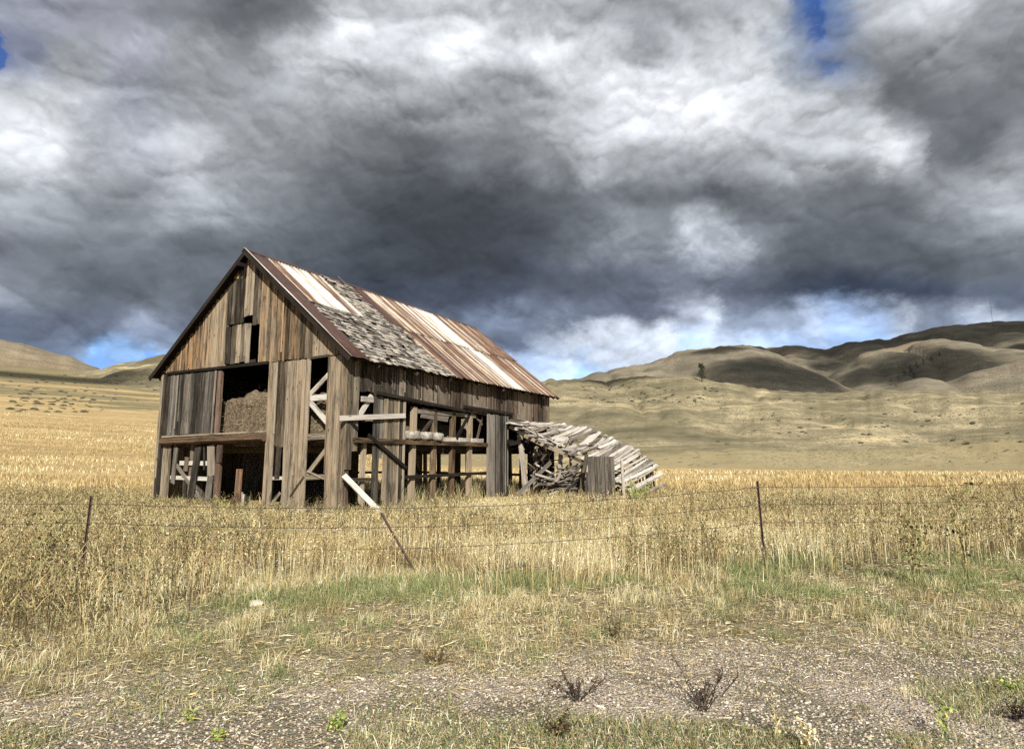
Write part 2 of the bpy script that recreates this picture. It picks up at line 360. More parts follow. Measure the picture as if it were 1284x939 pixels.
nb('wall_rail', lambda mb: (mb.board(gablemap(5.85, .90, -.08), gablemap(8.3, .92, -.08), .13, .06, nG, a=.9), ), M['wood_pale'])
nb('broken_board', lambda mb: (mb.board(gablemap(8.0, .72, .0), gablemap(7.92, 2.02, .0), .20, .026, nG, taper=1.1, skew=.05), ), M['wood_grey'])
nb('broken_board', lambda mb: (mb.board(gablemap(6.92, .05, .03), gablemap(6.68, 2.02, .0), .32, .03, nG, seg=4), ), M['wood_grey'])
nb('broken_board', lambda mb: (mb.board(gablemap(5.98, -.15, .06), gablemap(5.86, 1.0, .05), .30, .03, nG, seg=3), mb.board(gablemap(5.86, 1.0, .05), gablemap(6.02, 2.02, .0), .36, .03, nG, seg=3)), M['wood_grey'])
nb('broken_board', lambda mb: (mb.board(gablemap(6.32, 1.2, -.02), gablemap(6.42, 2.02, -.02), .07, .03, nG), ), M['wood_grey'])
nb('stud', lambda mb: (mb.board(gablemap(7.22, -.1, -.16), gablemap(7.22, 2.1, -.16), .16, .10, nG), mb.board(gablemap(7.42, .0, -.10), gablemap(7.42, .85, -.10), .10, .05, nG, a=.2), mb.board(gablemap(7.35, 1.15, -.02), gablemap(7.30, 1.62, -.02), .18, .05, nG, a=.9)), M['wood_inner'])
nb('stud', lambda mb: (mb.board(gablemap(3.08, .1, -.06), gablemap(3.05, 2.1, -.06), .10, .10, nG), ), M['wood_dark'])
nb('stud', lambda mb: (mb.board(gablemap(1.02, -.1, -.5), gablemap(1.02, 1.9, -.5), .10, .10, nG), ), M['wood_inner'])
nb('hoist_beam', lambda mb: (mb.board(W3(.6, 4.72, 7.98), W3(-.34, 4.72, 7.98), .10, .12, Z, a=.2), mb.board(W3(-.12, 4.66, 7.92), W3(-.12, 4.66, 7.66), .05, .05, -U, a=.2)), M['wood_dark'])
# ---- long side
def f(mb):
    wm = lambda a, z: .0 if a < 3 else (.1 + .5 * random.random()) * (1. if a > 4.5 else .4)
    fill(mb, sidemap, nS, .5, 1.14, 3.58, 4.66, off=.0)
    fill(mb, sidemap, nS, 1.14, 2.6, 3.5, 4.66, off=.0)
    fill(mb, sidemap, nS, 2.6, 6.1, lambda a: 3.42 - .03 * (a - 2.6), 4.66, warm=wm, jz0=.015)
    fill(mb, sidemap, nS, 6.1, 9.45, 3.34, 4.62, warm=wm, off=-.012)
    fill(mb, sidemap, nS, 9.45, LN, lambda a: 3.28 - .08 * (a - 9.4), 4.6, warm=wm, jz0=.01)
nb('side_wall', f, M['wood_side'])
nb('side_wall_sill_board', lambda mb: (mb.board(sidemap(9.7, 3.20, .03), sidemap(LN, 2.98, .03), .16, .03, nS, a=.35, seg=5), ), M['wood_grey'])
nb('corner_boards', lambda mb: (fill(mb, sidemap, nS, .0, .26, 1.27, 4.62, bw=(.25, .26), jz0=.0), fill(mb, sidemap, nS, .27, .5, 1.8, 4.62, bw=(.22, .24), jz0=.0)), M['wood'])
nb('side_board', lambda mb: (fill(mb, sidemap, nS, 1.14, 1.44, .25, 3.5, bw=(.28, .3)), ), M['wood_grey'])
nb('side_board', lambda mb: (fill(mb, sidemap, nS, 1.44, 1.58, 1.6, 3.5, bw=(.13, .14)), ), M['wood_grey'])
nb('sliding_door', lambda mb: (fill(mb, sidemap, nS, 1.58, 2.6, -.05, 3.46, off=.03, bw=(.2, .27)), mb.board(sidemap(2.56, -.05, .07), sidemap(2.56, 3.4, .07), .09, .03, nS, a=.9)), M['wood'], label='narrow upright board door near the barn corner')
nb('sliding_door', lambda mb: (fill(mb, sidemap, nS, 7.7, 9.5, .0, 3.34, off=.05, bw=(.17, .24)), mb.board(sidemap(7.74, .0, .09), sidemap(7.74, 3.3, .09), .09, .03, nS, a=.9)), M['wood_grey'], label='grey board door beside the collapsed lean-to')
nb('door_track', lambda mb: (mb.board(sidemap(1.18, 3.58, .10), sidemap(6.0, 3.33, .13), .10, .07, nS, seg=6, a=.3), ), M['wood_dark'])
nb('door_track', lambda mb: (mb.board(sidemap(6.0, 3.50, .10), sidemap(9.75, 3.44, .13), .10, .07, nS, seg=6, a=.3), ), M['wood_dark'])
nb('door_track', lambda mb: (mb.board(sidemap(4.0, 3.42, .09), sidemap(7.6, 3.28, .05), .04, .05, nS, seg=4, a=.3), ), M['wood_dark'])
nb('cross_board', lambda mb: (mb.board(sidemap(-.28, 2.72, .07), sidemap(2.5, 2.95, .16), .15, .04, nS, seg=5, a=.85, warp=.012), ), M['wood_pale'], label='loose grey board nailed across the barn corner')
nb('dark_strip_and_shadow', lambda mb: (mb.board(sidemap(.86, 2.28, .10), sidemap(2.62, 1.28, .14), .11, .05, nS, seg=3, a=.2), mb.board(sidemap(.02, 2.74, .04), sidemap(.48, 2.42, .04), .10, .03, nS, a=.1)), M['wood_dark'], label='long dark strip slanted across the narrow door, short built shadow strip at the corner')  # long dark strip; the short second one is the cross board's shadow built solid
for i, uu in enumerate((3.2, 4.36, 5.5, 6.66)):
    nb('side_post', lambda mb: (mb.board(sidemap(uu - .04, -.05, -.08), sidemap(uu + .03, 3.3, -.08), .20, .14, nS, w=.35), ), M['wood_pale' if i == 9 else 'wood'])
nb('side_post', lambda mb: (mb.board(sidemap(.82, -.05, -.10), sidemap(.9, 2.1, -.10), .14, .10, nS), ), M['wood'])
nb('side_post', lambda mb: (mb.board(sidemap(.18, -.05, -.06), sidemap(.14, 1.3, -.06), .10, .10, nS), ), M['wood_red'])
nb('loft_beam', lambda mb: (mb.board(sidemap(.3, 2.12, .0), sidemap(7.75, 2.10, .0), .15, .22, nS, seg=8, w=.3), mb.board(sidemap(2.5, 1.93, -.22), sidemap(7.8, 1.93, -.22), .18, .1, nS, a=.1)), M['wood'])
nb('sill_rail', lambda mb: (mb.board(sidemap(.25, .98, .0), sidemap(1.3, .96, .0), .10, .06, nS), ), M['wood_grey'])
nb('sill_rail', lambda mb: (mb.board(sidemap(2.5, .98, .035), sidemap(7.75, 1.0, .03), .11, .05, nS, seg=8, warp=.012), ), M['wood'])
nb('brace', lambda mb: (mb.board(sidemap(.55, 2.75, -.06), sidemap(1.12, 3.5, -.05), .16, .05, nS, a=.9), mb.board(sidemap(.62, 3.35, -.0), sidemap(1.12, 3.35, .0), .16, .06, nS, a=.5)), M['wood_pale'])
nb('brace', lambda mb: (mb.board(sidemap(4.55, 3.2, -.05), sidemap(3.55, 2.25, -.12), .12, .05, nS), ), M['wood_inner'])
nb('brace', lambda mb: (mb.board(sidemap(6.6, 3.3, -.02), sidemap(5.7, 2.3, -.02), .11, .06, nS), ), M['wood_dark'])
nb('brace', lambda mb: (mb.board(sidemap(6.9, 3.3, -.1), sidemap(7.6, 2.9, -.1), .09, .05, nS), mb.board(sidemap(7.2, 2.2, -.1), sidemap(7.6, 3.2, -.1), .09, .05, nS)), M['wood_inner'])
nb('brace', lambda mb: (mb.board(sidemap(3.7, 2.0, -.9), sidemap(4.7, 1.0, -.9), .09, .06, nS), ), M['wood_dark'])
nb('torn_board', lambda mb: (mb.board(sidemap(3.6, 3.12, -.05), sidemap(5.2, 3.05, -.05), .34, .03, nS, a=.7, seg=4, skew=.06), mb.board(sidemap(3.4, 3.16, -.03), sidemap(7.0, 3.2, -.03), .14, .03, nS, a=.8)), M['wood_grey'])
# ---- far end, left side
nb('left_wall', lambda mb: (fill(mb, leftmap, nL, 0, 9.2, -.2, 4.6, gap=.003), fill(mb, leftmap, nL, 9.2, LN, 1.75, 4.6, gap=.003)), M['wood_side'])
nb('rear_gable_wall', lambda mb: (fill(mb, rearmap, nR, 0, 9.0, lambda a: 3.62 if 4.55 < a < 5.35 else 2.05, lambda v: roofz(v) - .1, gap=.003), fill(mb, rearmap, nR, 4.5, 5.4, 2.05, 3.0, gap=.003), fill(mb, rearmap, nR, 7.6, 9.0, -.2, 2.1, gap=.003), fill(mb, rearmap, nR, 0, 1.2, -.2, 2.1, gap=.003)), M['wood_side'])
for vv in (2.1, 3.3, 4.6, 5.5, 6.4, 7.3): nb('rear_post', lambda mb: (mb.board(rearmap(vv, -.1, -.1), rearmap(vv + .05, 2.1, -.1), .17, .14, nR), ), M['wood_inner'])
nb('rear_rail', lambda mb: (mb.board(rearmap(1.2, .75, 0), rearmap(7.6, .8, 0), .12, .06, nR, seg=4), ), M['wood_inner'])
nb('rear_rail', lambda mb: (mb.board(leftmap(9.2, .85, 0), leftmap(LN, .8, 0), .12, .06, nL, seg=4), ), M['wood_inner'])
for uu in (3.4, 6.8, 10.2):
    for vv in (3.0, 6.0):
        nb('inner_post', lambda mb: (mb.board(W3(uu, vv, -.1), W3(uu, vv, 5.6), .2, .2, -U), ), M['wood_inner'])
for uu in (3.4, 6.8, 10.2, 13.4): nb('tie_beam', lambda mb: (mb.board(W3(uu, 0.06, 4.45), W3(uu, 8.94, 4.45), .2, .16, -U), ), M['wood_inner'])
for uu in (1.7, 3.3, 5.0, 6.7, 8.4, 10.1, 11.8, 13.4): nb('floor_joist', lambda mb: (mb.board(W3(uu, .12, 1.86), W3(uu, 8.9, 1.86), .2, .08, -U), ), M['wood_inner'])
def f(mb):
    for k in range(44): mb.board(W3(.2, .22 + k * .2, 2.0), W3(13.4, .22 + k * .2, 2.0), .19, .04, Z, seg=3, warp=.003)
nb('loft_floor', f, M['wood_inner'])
nb('corner_post', lambda mb: (mb.board(W3(.12, .12, -.1), W3(.12, .12, 4.55), .17, .17, -U), ), M['wood'])
nb('corner_post', lambda mb: (mb.board(W3(.12, 8.88, -.2), W3(.12, 8.88, 4.55), .17, .17, -U), ), M['wood'])

# ---- roof
TL = math.hypot(4.9, 3.98)
def RP(u, t, h=0., side=1):   # t metres down from ridge on the slope, h above the slope plane
    c = 4.9 / TL; s = 3.98 / TL
    return W3(u, 4.5 - side * (c * t + s * h * 1.), RIDGE - s * t + c * h)
rn = (Vector(RP(0, 1, 1)) - Vector(RP(0, 1, 0))).normalized(); rnl = (Vector(RP(0, 1, 1, -1)) - Vector(RP(0, 1, 0, -1))).normalized()
def f(mb):
    for sd, nn in ((1, rn), (-1, rnl)):
        t = .06
        while t < TL - .22:
            mb.board(RP(-.26, t + .1, -.05, sd), RP(13.82, t + .1, -.05, sd), .195, .025, nn, seg=3, warp=.002, a=.1); t += .2
        for k in range(19):
            u = .05 + k * 13.5 / 18; mb.board(RP(u, .05, -.115, sd), RP(u, TL - .05, -.115, sd), .06, .10, nn, a=.2, warp=0)
roof = nb('roof', f, M['wood_dark'])
def sheet(u0, u1, t0, t1, rust, mat='metal', h=.014, per=.135, amp=.015, side=1, label=None, sk=0., name='metal_sheet'):
    mb = MB(); n = max(4, int((u1 - u0) / per * 6)); m = 6; a = random.random()
    for j in range(m + 1):
        t = t0 + (t1 - t0) * j / m; lift = random.uniform(-.004, .006)
        for i in range(n + 1):
            u = u0 + (u1 - u0) * i / n
            hh = h + amp * math.sin(2 * math.pi * u / per) + lift + (.012 * (t - t0) / (t1 - t0) if t0 > 0 else 0)
            e = (random.uniform(-.015, .015) if j in (0, m) else 0)
            mb.v.append(Vector(RP(u + sk * (t - t0), t + e, hh, side)))
    for j in range(m):
        for i in range(n):
            q = j * (n + 1) + i
            def uvp(ii, jj): return (u0 + (u1 - u0) * ii / n + a * 20, t0 + (t1 - t0) * jj / m)
            mb.face((q, q + 1, q + n + 2, q + n + 1), (uvp(i, j), uvp(i + 1, j), uvp(i + 1, j + 1), uvp(i, j + 1)), a, rust)
    o = mb.build(name, M[mat], roof, True, origin=barn.location); o.location = (0, 0, 0)
    if label: o['label'] = label
    md = o.modifiers.new('th', 'SOLIDIFY'); md.thickness = .003
    return o
sheet(-.32, .46, .02, TL + .06, 0, 'brown_metal', h=.02, per=.44, amp=.012, label='dark brown metal sheet along the gable edge')
sheet(-.35, -.27, -.02, TL + .06, .1, 'metal', h=.045, per=.5, amp=0, label='pale metal strip on the roof edge', name='edge_strip')
sheet(.44, .98, .02, 3.1, .42); sheet(.94, 1.56, .02, 3.05, .18, sk=.0); sheet(1.52, 2.2, .02, 3.08, .16); sheet(2.16, 2.56, .02, 3.12, .62); sheet(2.5, 2.9, .02, 3.2, .50)
sheet(4.26, 4.60, .15, 2.95, .0, 'brown_metal', per=.34, h=.03); sheet(4.66, 5.06, .10, 3.15, 0, 'brown_metal', per=.40, h=.03)
sheet(4.62, 4.72, 3.0, TL + .02, .5, h=.02)
rusts_top = [.42, .50, .54, .48, .42, .28, .18, .60, .54, .62, .62, .65, .64]
rusts_bot = [.60, .64, .58, .55, .60, .57, .50, .14, .56, .64, .60, .64, .62]
u = 5.05; k = 0
while u < 13.7:
    w = .70; u1 = min(u + w + .03, 13.95)
    sheet(u, u1, .02, 3.25 + random.uniform(-.05, .05), rusts_top[k % 13], h=.018 + .003 * (k % 2))
    u += w; k += 1
sheet(5.36, 5.72, 3.15, TL + .02, 0, 'brown_metal', h=.02, per=.36)
u = 4.68; k = 0
while u < 13.7:
    w = .68; u1 = min(u + w + .03, 13.95)
    if k != 1: sheet(u, u1, 3.12, TL + random.uniform(.0, .05), rusts_bot[k % 13], h=.006 + .003 * (k % 2))
    else: sheet(u, u + .05, 3.12, TL, .6, h=.01); sheet(u + .33, u1, 3.12, TL + .02, .55, h=.01)
    u += w; k += 1
for k in range(12): sheet(-.27 + k * 1.18, -.27 + (k + 1) * 1.18 - .02, .02, TL + .03, .5, side=-1, per=.27)
def f(mb):
    t = .12
    while t < TL + .06:
        for (a, b) in (((2.85, 4.30),) if t < 3.05 else (((.4, 4.85),) if t < 3.3 else ((.4, 4.75),))):
            u = a
            sag = .02 * math.sin(t * 3.1)
            while u < b:
                w = random.uniform(.10, .30)
                if random.random() > .05:
                    L = .235 + random.uniform(-.06, .03); tl = random.uniform(-.035, .035); lift = random.choice((.012, .016, .022, .045 if random.random() < .3 else .016))
                    tt = t + random.uniform(-.025, .025) + .04 * math.sin(u * 2.2 + t)
                    mb.board(RP(u + w / 2, tt - L + .05, .006), RP(u + w / 2 + tl, tt + .05, lift + .02), w - .015, .02, rn, seg=1, warp=.0, skew=random.uniform(-.03, .03))
                u += w
        t += .20
nb('shingles', f, M['shingle'], roof, 'curled grey wooden shingles where the metal is gone')
nb('loose_lath', lambda mb: (mb.board(RP(3.9, -.12, .16), RP(4.25, .9, .03), .05, .02, rn), mb.board(RP(.6, 3.12, .04), RP(4.4, 3.5, .05), .05, .02, rn, seg=5, warp=.02), mb.board(RP(2.9, 3.0, .05), RP(4.7, 3.0, .06), .04, .02, rn)), M['wood_pale'], roof)
for sd, nn in ((1, rn), (-1, rnl)):
    nb('rake_board', lambda mb: (mb.board(RP(-.29, 0, -.07, sd), RP(-.29, TL + .02, -.07, sd), .035, .15, nn, a=.3, warp=.003, seg=6), ), M['wood_dark'], roof)
    nb('rake_board', lambda mb: (mb.board(RP(13.9, 0, -.06, sd), RP(13.9, TL + .02, -.06, sd), .03, .12, nn, a=.3, warp=.003, seg=6), ), M['wood_red'], roof)
nb('ridge_cap', lambda mb: (mb.board(RP(-.32, .07, .035, 1), RP(13.9, .07, .035, 1), .16, .012, rn, seg=14, warp=.01), mb.board(RP(-.32, .07, .035, -1), RP(13.9, .07, .035, -1), .16, .012, rnl, seg=14, warp=.01)), M['brown_metal'], roof)
nb('eave_board', lambda mb: (mb.board(RP(-.25, TL - .16, -.09, 1), RP(13.85, TL - .16, -.09, 1), .03, .12, rn, seg=8), ), M['wood_dark'], roof)
for k in range(7):
    nb('rafter_tail', lambda mb: (mb.board(RP(.9 + k * 1.9, TL - .4, -.12), RP(.9 + k * 1.9, TL + .12, -.12), .06, .1, rn), ), M['wood_dark'], roof)

# ------------------------------------------------------------------ LEAN-TO
lean = tag(empty('collapsed_lean_to', W3(11, -2, 0)), 'collapsed grey timber lean-to sagging to the ground beside the barn', 'lean-to')
def lb(name, fn, mat, label=None):
    mb = MB(); fn(mb); o = mb.build(name, mat, lean)
    if label: o['label'] = label
    return o
near = [(0, 3.09), (.87, 2.60), (2.14, 2.02), (3.19, 1.66), (4.3, 1.10), (5.2, .50), (5.7, .15)]
farp = [(0, 3.25), (1.9, 2.92), (3.2, 2.42), (4.4, 1.84), (5.1, 1.30), (5.4, .85), (5.7, .25)]
def prof(P, a):
    for (a0, z0), (a1, z1) in zip(P, P[1:]):
        if a <= a1: return z0 + (z1 - z0) * (a - a0) / (a1 - a0)
    return P[-1][1]
def LP(s, a, dz=0.):  # s along the wall 0..1, a metres out
    u = 9.25 + 4.4 * s; z = prof(near, a) * (1 - s) + prof(farp, a) * s
    z -= .22 * math.sin(math.pi * s) * math.exp(-((a - 2.0) / 1.2) ** 2)
    return W3(u, -a, z + dz)
def f(mb):
    a = .04
    while a < 5.62:
        w = random.uniform(.09, .17); s = -.02
        br = 1 if a > 3.6 else 2
        cuts = sorted([0 + random.uniform(-.04, .03)] + [random.uniform(.35, .65)] * (br - 1) + [1 + random.uniform(-.03, .05)])
        for c0, c1 in zip(cuts, cuts[1:]):
            if random.random() < (.02 if a > 3.4 else (.2 if c0 < .3 else .1)): continue
            d0 = random.uniform(-.05, .05) * (1.2 if a > 3.4 else 4); d1 = random.uniform(-.05, .05) * (1.6 if a > 3.4 else 4)
            mid = LP((c0 + c1) / 2, a + (d0 + d1) / 2 * .5); p0 = LP(c0 + random.uniform(-.04, .04), a + d0, random.uniform(-.03, .10)); p1 = LP(c1, a + d1, random.uniform(0, .08))
            sgn = (mid - (p0 + p1) / 2).dot(Vector((0, 0, 1)))
            mb.board(p0, p1, w, .025, rn + Vector((0, 0, .3)), seg=6, warp=.01, bow=sgn * .8)
        a += w * .93 + random.uniform(0, .012)
lb('roof_boards', f, M['wood_pale'], 'bleached roof boards sagging in overlapping rows')
for s in (.02, .33, .66, .98):
    def f(mb):
        pts = [LP(s, a, -.09) for a in (0.05, .9, 1.8, 2.7, 3.6, 4.5, 5.2)]
        for p, q in zip(pts, pts[1:]): mb.board(p, q, .09, .13, Z, seg=1, warp=0)
    lb('rafter', f, M['wood'])
# long thin poles on top
def onp(mb, pts, w=.07, t=.04, n=None):
    for p, q in zip(pts, pts[1:]): mb.board(p, q, w, t, n or -V, seg=2, warp=.008)
lb('loose_pole', lambda mb: onp(mb, [W3(8.9, -.35, 3.12), W3(10.6, -.5, 3.02), W3(12.2, -.7, 3.02), W3(13.6, -.8, 3.12)], .07), M['wood_pale'])
lb('loose_pole', lambda mb: onp(mb, [W3(9.7, -.6, 2.85), W3(10.2, -1.9, 2.2), W3(10.6, -3.0, 1.72)], .07), M['wood_pale'])
lb('loose_pole', lambda mb: onp(mb, [W3(10.4, -.3, 3.0), W3(10.0, -1.6, 2.35), W3(9.6, -2.7, 1.8)], .09), M['wood'])
lb('loose_pole', lambda mb: onp(mb, [LP(.1, 2.2, .05), LP(.5, 2.0, .1), LP(.98, 2.5, .22)], .12), M['wood_pale'])
lb('loose_pole', lambda mb: onp(mb, [LP(0, 4.1, .05), LP(.95, 3.6, .12)], .12), M['wood_pale'])
# posts
def vpost(a, u, z0, z1, du=0., da=0., w=.13, mat='wood_pale', nm='post', lab=None): return lb(nm, lambda mb: (mb.board(W3(u, -a, z0), W3(u + du, -(a + da), z1), w, w * .8, -V, seg=4, warp=.015, taper=.85), ), M[mat], lab)
vpost(.75, 9.75, .2, 2.55, -.1, -.25, .20)
vpost(.25, 11.6, .0, 3.05, 0, 0, .17)
vpost(2.3, 9.7, -.1, 1.75, .12, .0, .17)
vpost(3.1, 9.9, -.1, 1.3, .1, .1, .10)
vpost(3.75, 8.3, -.1, 1.72, .35, .15, .13, 'wood')
vpost(3.95, 8.3, -.1, 1.55, .3, .1, .10)
lb('post', lambda mb: (mb.board(Vector((4.02, 22.1, .1)), Vector((3.95, 22.1, 1.52)), .11, .09, Vector((0, -1, 0)), taper=.8),), M['wood_pale'])
vpost(1.2, 13.4, -.1, 2.9); vpost(3., 13.5, -.1, 2.3, 0, 0, .12, 'wood_grey')
vpost(.2, 10.2, -.1, 2.3, .0, .1, .10, 'wood_dark'); vpost(.6, 12.6, -.1, 2.8, 0, 0, .2, 'wood_dark')
lb('header_beam', lambda mb: (mb.board(W3(9.2, -.15, 2.25), W3(13.3, -.5, 2.3), .18, .12, -V, a=.2, seg=4), mb.board(W3(9.1, -.3, 2.15), W3(10.3, -1.0, 2.4), .14, .1, -V, a=.2)), M['wood_dark'])
lb('hanging_panel', lambda mb: [mb.board(W3(9.8 + k * .16, -.7, 2.28), W3(9.75 + k * .15, -.55, 2.92), .15, .025, -V) for k in range(4)], M['wood_grey'])
pa, pb = Vector((2.74, 22.15, 0)), Vector((3.66, 21.8, 0)); pn = (pb - pa).cross(Z).normalized()
lb('board_panel', lambda mb: [mb.board(pa.lerp(pb, (k + .5) / 8) + Z * random.uniform(.0, .1), pa.lerp(pb, (k + .5) / 8 - .015) + Z * (1.65 + random.uniform(-.02, .01)), .116, .03, pn, seg=3, a=.45 + .1 * math.sin(k * 2.)) for k in range(8)], M['wood_grey'], 'upright grey board panel left standing at the front of the lean-to')
lb('back_wall_scraps', lambda mb: [mb.board(W3(11.4 + k * .2, -.12, random.uniform(.0, 1.2)), W3(11.4 + k * .2 + random.uniform(-.06, .06), -.12, 2.6), .16, .02, -V) for k in range(10) if random.random() < .8], M['wood_dark'])
# rubble of broken boards under the near side
rubble = [((9.3, -1.2, .9), (8.6, -3.6, .1), .10), ((8.3, -1.9, .95), (9.9, -3.9, .25), .12), ((9.6, -3.7, 1.3), (8.3, -2.9, .05), .11), ((9.8, -3.6, 1.45), (9.2, -1.9, .3), .12), ((9.9, -3.9, 1.3), (9.1, -2.0, .15), .12),
          ((9.7, -3.9, 1.1), (8.8, -2.0, .1), .13), ((10.0, -4.0, .9), (8.9, -2.2, .25), .12), ((9.7, -3.9, .7), (8.7, -2.3, .2), .12), ((10.2, -4.2, .5), (8.9, -2.3, .35), .12), ((9.2, -1.7, .6), (10.0, -3.6, .35), .10),
          ((9.6, -1.3, 1.3), (10.2, -2.2, .7), .08), ((9.9, -1.0, 1.0), (10.3, -2.0, .5), .08), ((9.2, -2.4, .15), (10.3, -4.2, .95), .10), ((9.0, -3.1, .1), (10.6, -4.0, 1.3), .09)]
for i, (p, q, w) in enumerate(rubble):
    lb('broken_board', lambda mb: (mb.board(W3(*p), W3(*q), w, .03, Z + U * -.6, seg=3, warp=.02), ), M[('wood_grey', 'wood_pale', 'wood_grey')[i % 3]])
def f(mb):
    for k in range(130):
        c = W3(random.uniform(8.7, 11.2), -random.uniform(1.9, 4.6), random.uniform(.1, 1.25)); a = random.gauss(.9, .5); L = random.uniform(.5, 1.3); d = (U * math.cos(a) * .6 - V * math.sin(a)) * L + Z * random.uniform(-.2, .75) * L
        mb.board(c - d * .5, c + d * .5, random.uniform(.06, .14), .025, Z + U * -.5, seg=2, warp=.012)
lb('rubble', f, M['wood_grey'])['kind'] = 'stuff'
def f(mb):
    for k in range(26):
        c = W3(random.uniform(9.3, 11.5), -random.uniform(.6, 2.6), random.uniform(.8, 2.3)); d = (U * random.uniform(-1, 1) - V * random.uniform(-1, 1) + Z * random.uniform(-1, 1)).normalized() * random.uniform(.25, .7)
        mb.board(c - d, c + d, random.uniform(.05, .12), .02, Z + U * .3, seg=1, warp=.01)
lb('fallen_scraps', f, M['wood'])['kind'] = 'stuff'
def f(mb):
    for k in range(16):
        a = random.uniform(4.4, 5.2); mb.board(W3(13.5 + random.uniform(-.1, .1), -a, .1), W3(13.5 + random.uniform(-.3, .1), -a + random.uniform(-.1, .1), prof(farp, min(a, 5.5))), .05, .03, -V)
lb('end_slats', f, M['wood'])
# the plank from the lean-to to the ground by the grey door
mb = MB(); mb.board(W3(7.15, -1.55, .05), W3(9.2, -2.15, 1.42), .15, .05, -V + U * -.5, a=.6, seg=5)
tag(mb.build('leaning_plank', M['wood_grey'], None, origin=W3(7.6, -1.2, 0)), 'long grey plank slanting up from the grass to the collapsed lean-to', 'plank')

# ------------------------------------------------------------------ loose things at the barn
def px_ray(px, py):
    F = 760.; P = math.atan(102.5 / F); x = (px - 642) / F; y = -(py - 469.5) / F; c, s = math.cos(P), math.sin(P)
    return Vector((x, c - y * s, s + y * c))
def at(px, py, z=0.):
    d = px_ray(px, py); t = (z - 1.65) / d.z; return Vector((0, 0, 1.65)) + d * t
mb = MB(); mb.board(W3(-.12, -.12, 1.12), W3(.35, -1.15, .05), .16, .045, -V - U * .6 + Z * .5, a=.9, seg=3)
tag(mb.build('white_plank', M['white_wood'], None, origin=W3(.3, -1, 0)), 'bright white plank leaning down from the barn corner', 'plank')
mb = MB(); mb.board(W3(-1.0, 1.0, .16), W3(-.6, -.95, .12), .15, .16, Z, a=.7, seg=4, warp=.02)
tag(mb.build('pale_timber', M['white_wood'], None, origin=W3(-.8, 0, 0)), 'pale timber lying in the grass below the barn corner', 'timber')
mb = MB(); mb.board(W3(1.3, -.75, .15), W3(4.3, -1.0, .13), .16, .16, Z, a=.5, seg=6, warp=.03)
tag(mb.build('pale_timber', M['white_wood'], None, origin=W3(2, -1, 0)), 'long pale timber lying in grass along the open barn side', 'timber')
mb = MB(); mb.tube([W3(-.5, 3.85, -.1), W3(-.5, 3.86, .5), W3(-.5, 3.84, 1.26)], [.10, .10, .095], 9, .4, .6)
o = tag(mb.build('wooden_post', M['wood_red'], None, True, origin=W3(-.5, 3.85, 0)), 'short reddish brown round post standing before the dark lower doorway', 'post')
mb = MB()
for k in range(3): mb.board(W3(.3, 4.75 - k * .17, .0), W3(.3, 4.77 - k * .17, .5 - .06 * k), .16, .03, -U)
tag(mb.build('board_scrap', M['wood_pale'], None, origin=W3(.3, 4.6, 0)), 'small pale slatted scrap upright inside the dark lower doorway', 'board scrap')

def lump(name, mat, c, s, seed, n=24, m=14, amp=.18, fr=2., fib=0., label=None, cat=None, group=None, kind=None, flat=.0, rz=0.):
    mb = MB(); 
    for j in range(m + 1):
        th = math.pi * j / m
        for i in range(n):
            ph = 2 * math.pi * i / n
            d = Vector((math.sin(th) * math.cos(ph), math.sin(th) * math.sin(ph), math.cos(th)))
            q = 1 + amp * 2 * (float(fbm(np.array([d.x * fr + seed + d.z * 1.3]), np.array([d.y * fr + d.z * fr]), seed, 4)[0]) - .5)
            k = max(abs(d.x), abs(d.y), abs(d.z)); d = d * (1 - flat + flat / k)
            v = Vector((d.x * s[0], d.y * s[1], d.z * s[2])) * q; v.rotate(Matrix.Rotation(rz, 3, 'Z')); mb.v.append(Vector(c) + v)
    for j in range(m):
        for i in range(n):
            k = (i + 1) % n; mb.face((j * n + i, (j + 1) * n + i, (j + 1) * n + k, j * n + k), ((0, 0),) * 4)
    o = mb.build(name, mat, None, True, origin=Vector(c)); return tag(o, label, cat, group, kind)
# hay in the loft: a heaped body with loose fibres
def haymesh():
    mb = MB(); nu, nv = 60, 90
    base = len(mb.v)
    us = np.linspace(.25, 9.0, nu); vs = np.linspace(.25, 8.7, nv)
    for a in us:
        for b in vs:
            top = 3.55 + .25 * math.exp(-((b - 4.6) / 1.0) ** 2) - .12 * max(0, a - 1)
            top -= .9 * max(0., 1 - (b - .25) / 1.0) + .9 * max(0, (b - 7.6))
            edge = min(1, (a - .25) / .18); edge = edge ** .5
            z = 2.03 + (top - 2.03) * edge + (float(fbm(np.array([a * 2.6]), np.array([b * 2.6]), 4, 5)[0]) - .5) * .55 * min(1, edge + .1)
            mb.v.append(W3(a + (float(vn(np.array([b * 5]), np.array([z * 5]), 9)[0]) - .5) * .12, b, max(z, 2.03)))
    for i in range(nu - 1):
        for j in range(nv - 1):
            q = i * nv + j; mb.face((q, q + 1, q + nv + 1, q + nv), ((0, 0),) * 4)
    return mb
tag(haymesh().build('hay_pile', M['hay'], None, True, origin=W3(.3, 4.5, 2.03)), 'brown loose hay heaped in the loft opening of the barn', 'hay', kind='stuff')
hv = Rib(); q = 7000; hb = RS.uniform(0, 1, (q, 2)); u_ = .22 + .5 * hb[:, 0] ** 2; v_ = .3 + 8.2 * hb[:, 1]; z_ = 2.05 + RS.uniform(0, 1.5, q); 
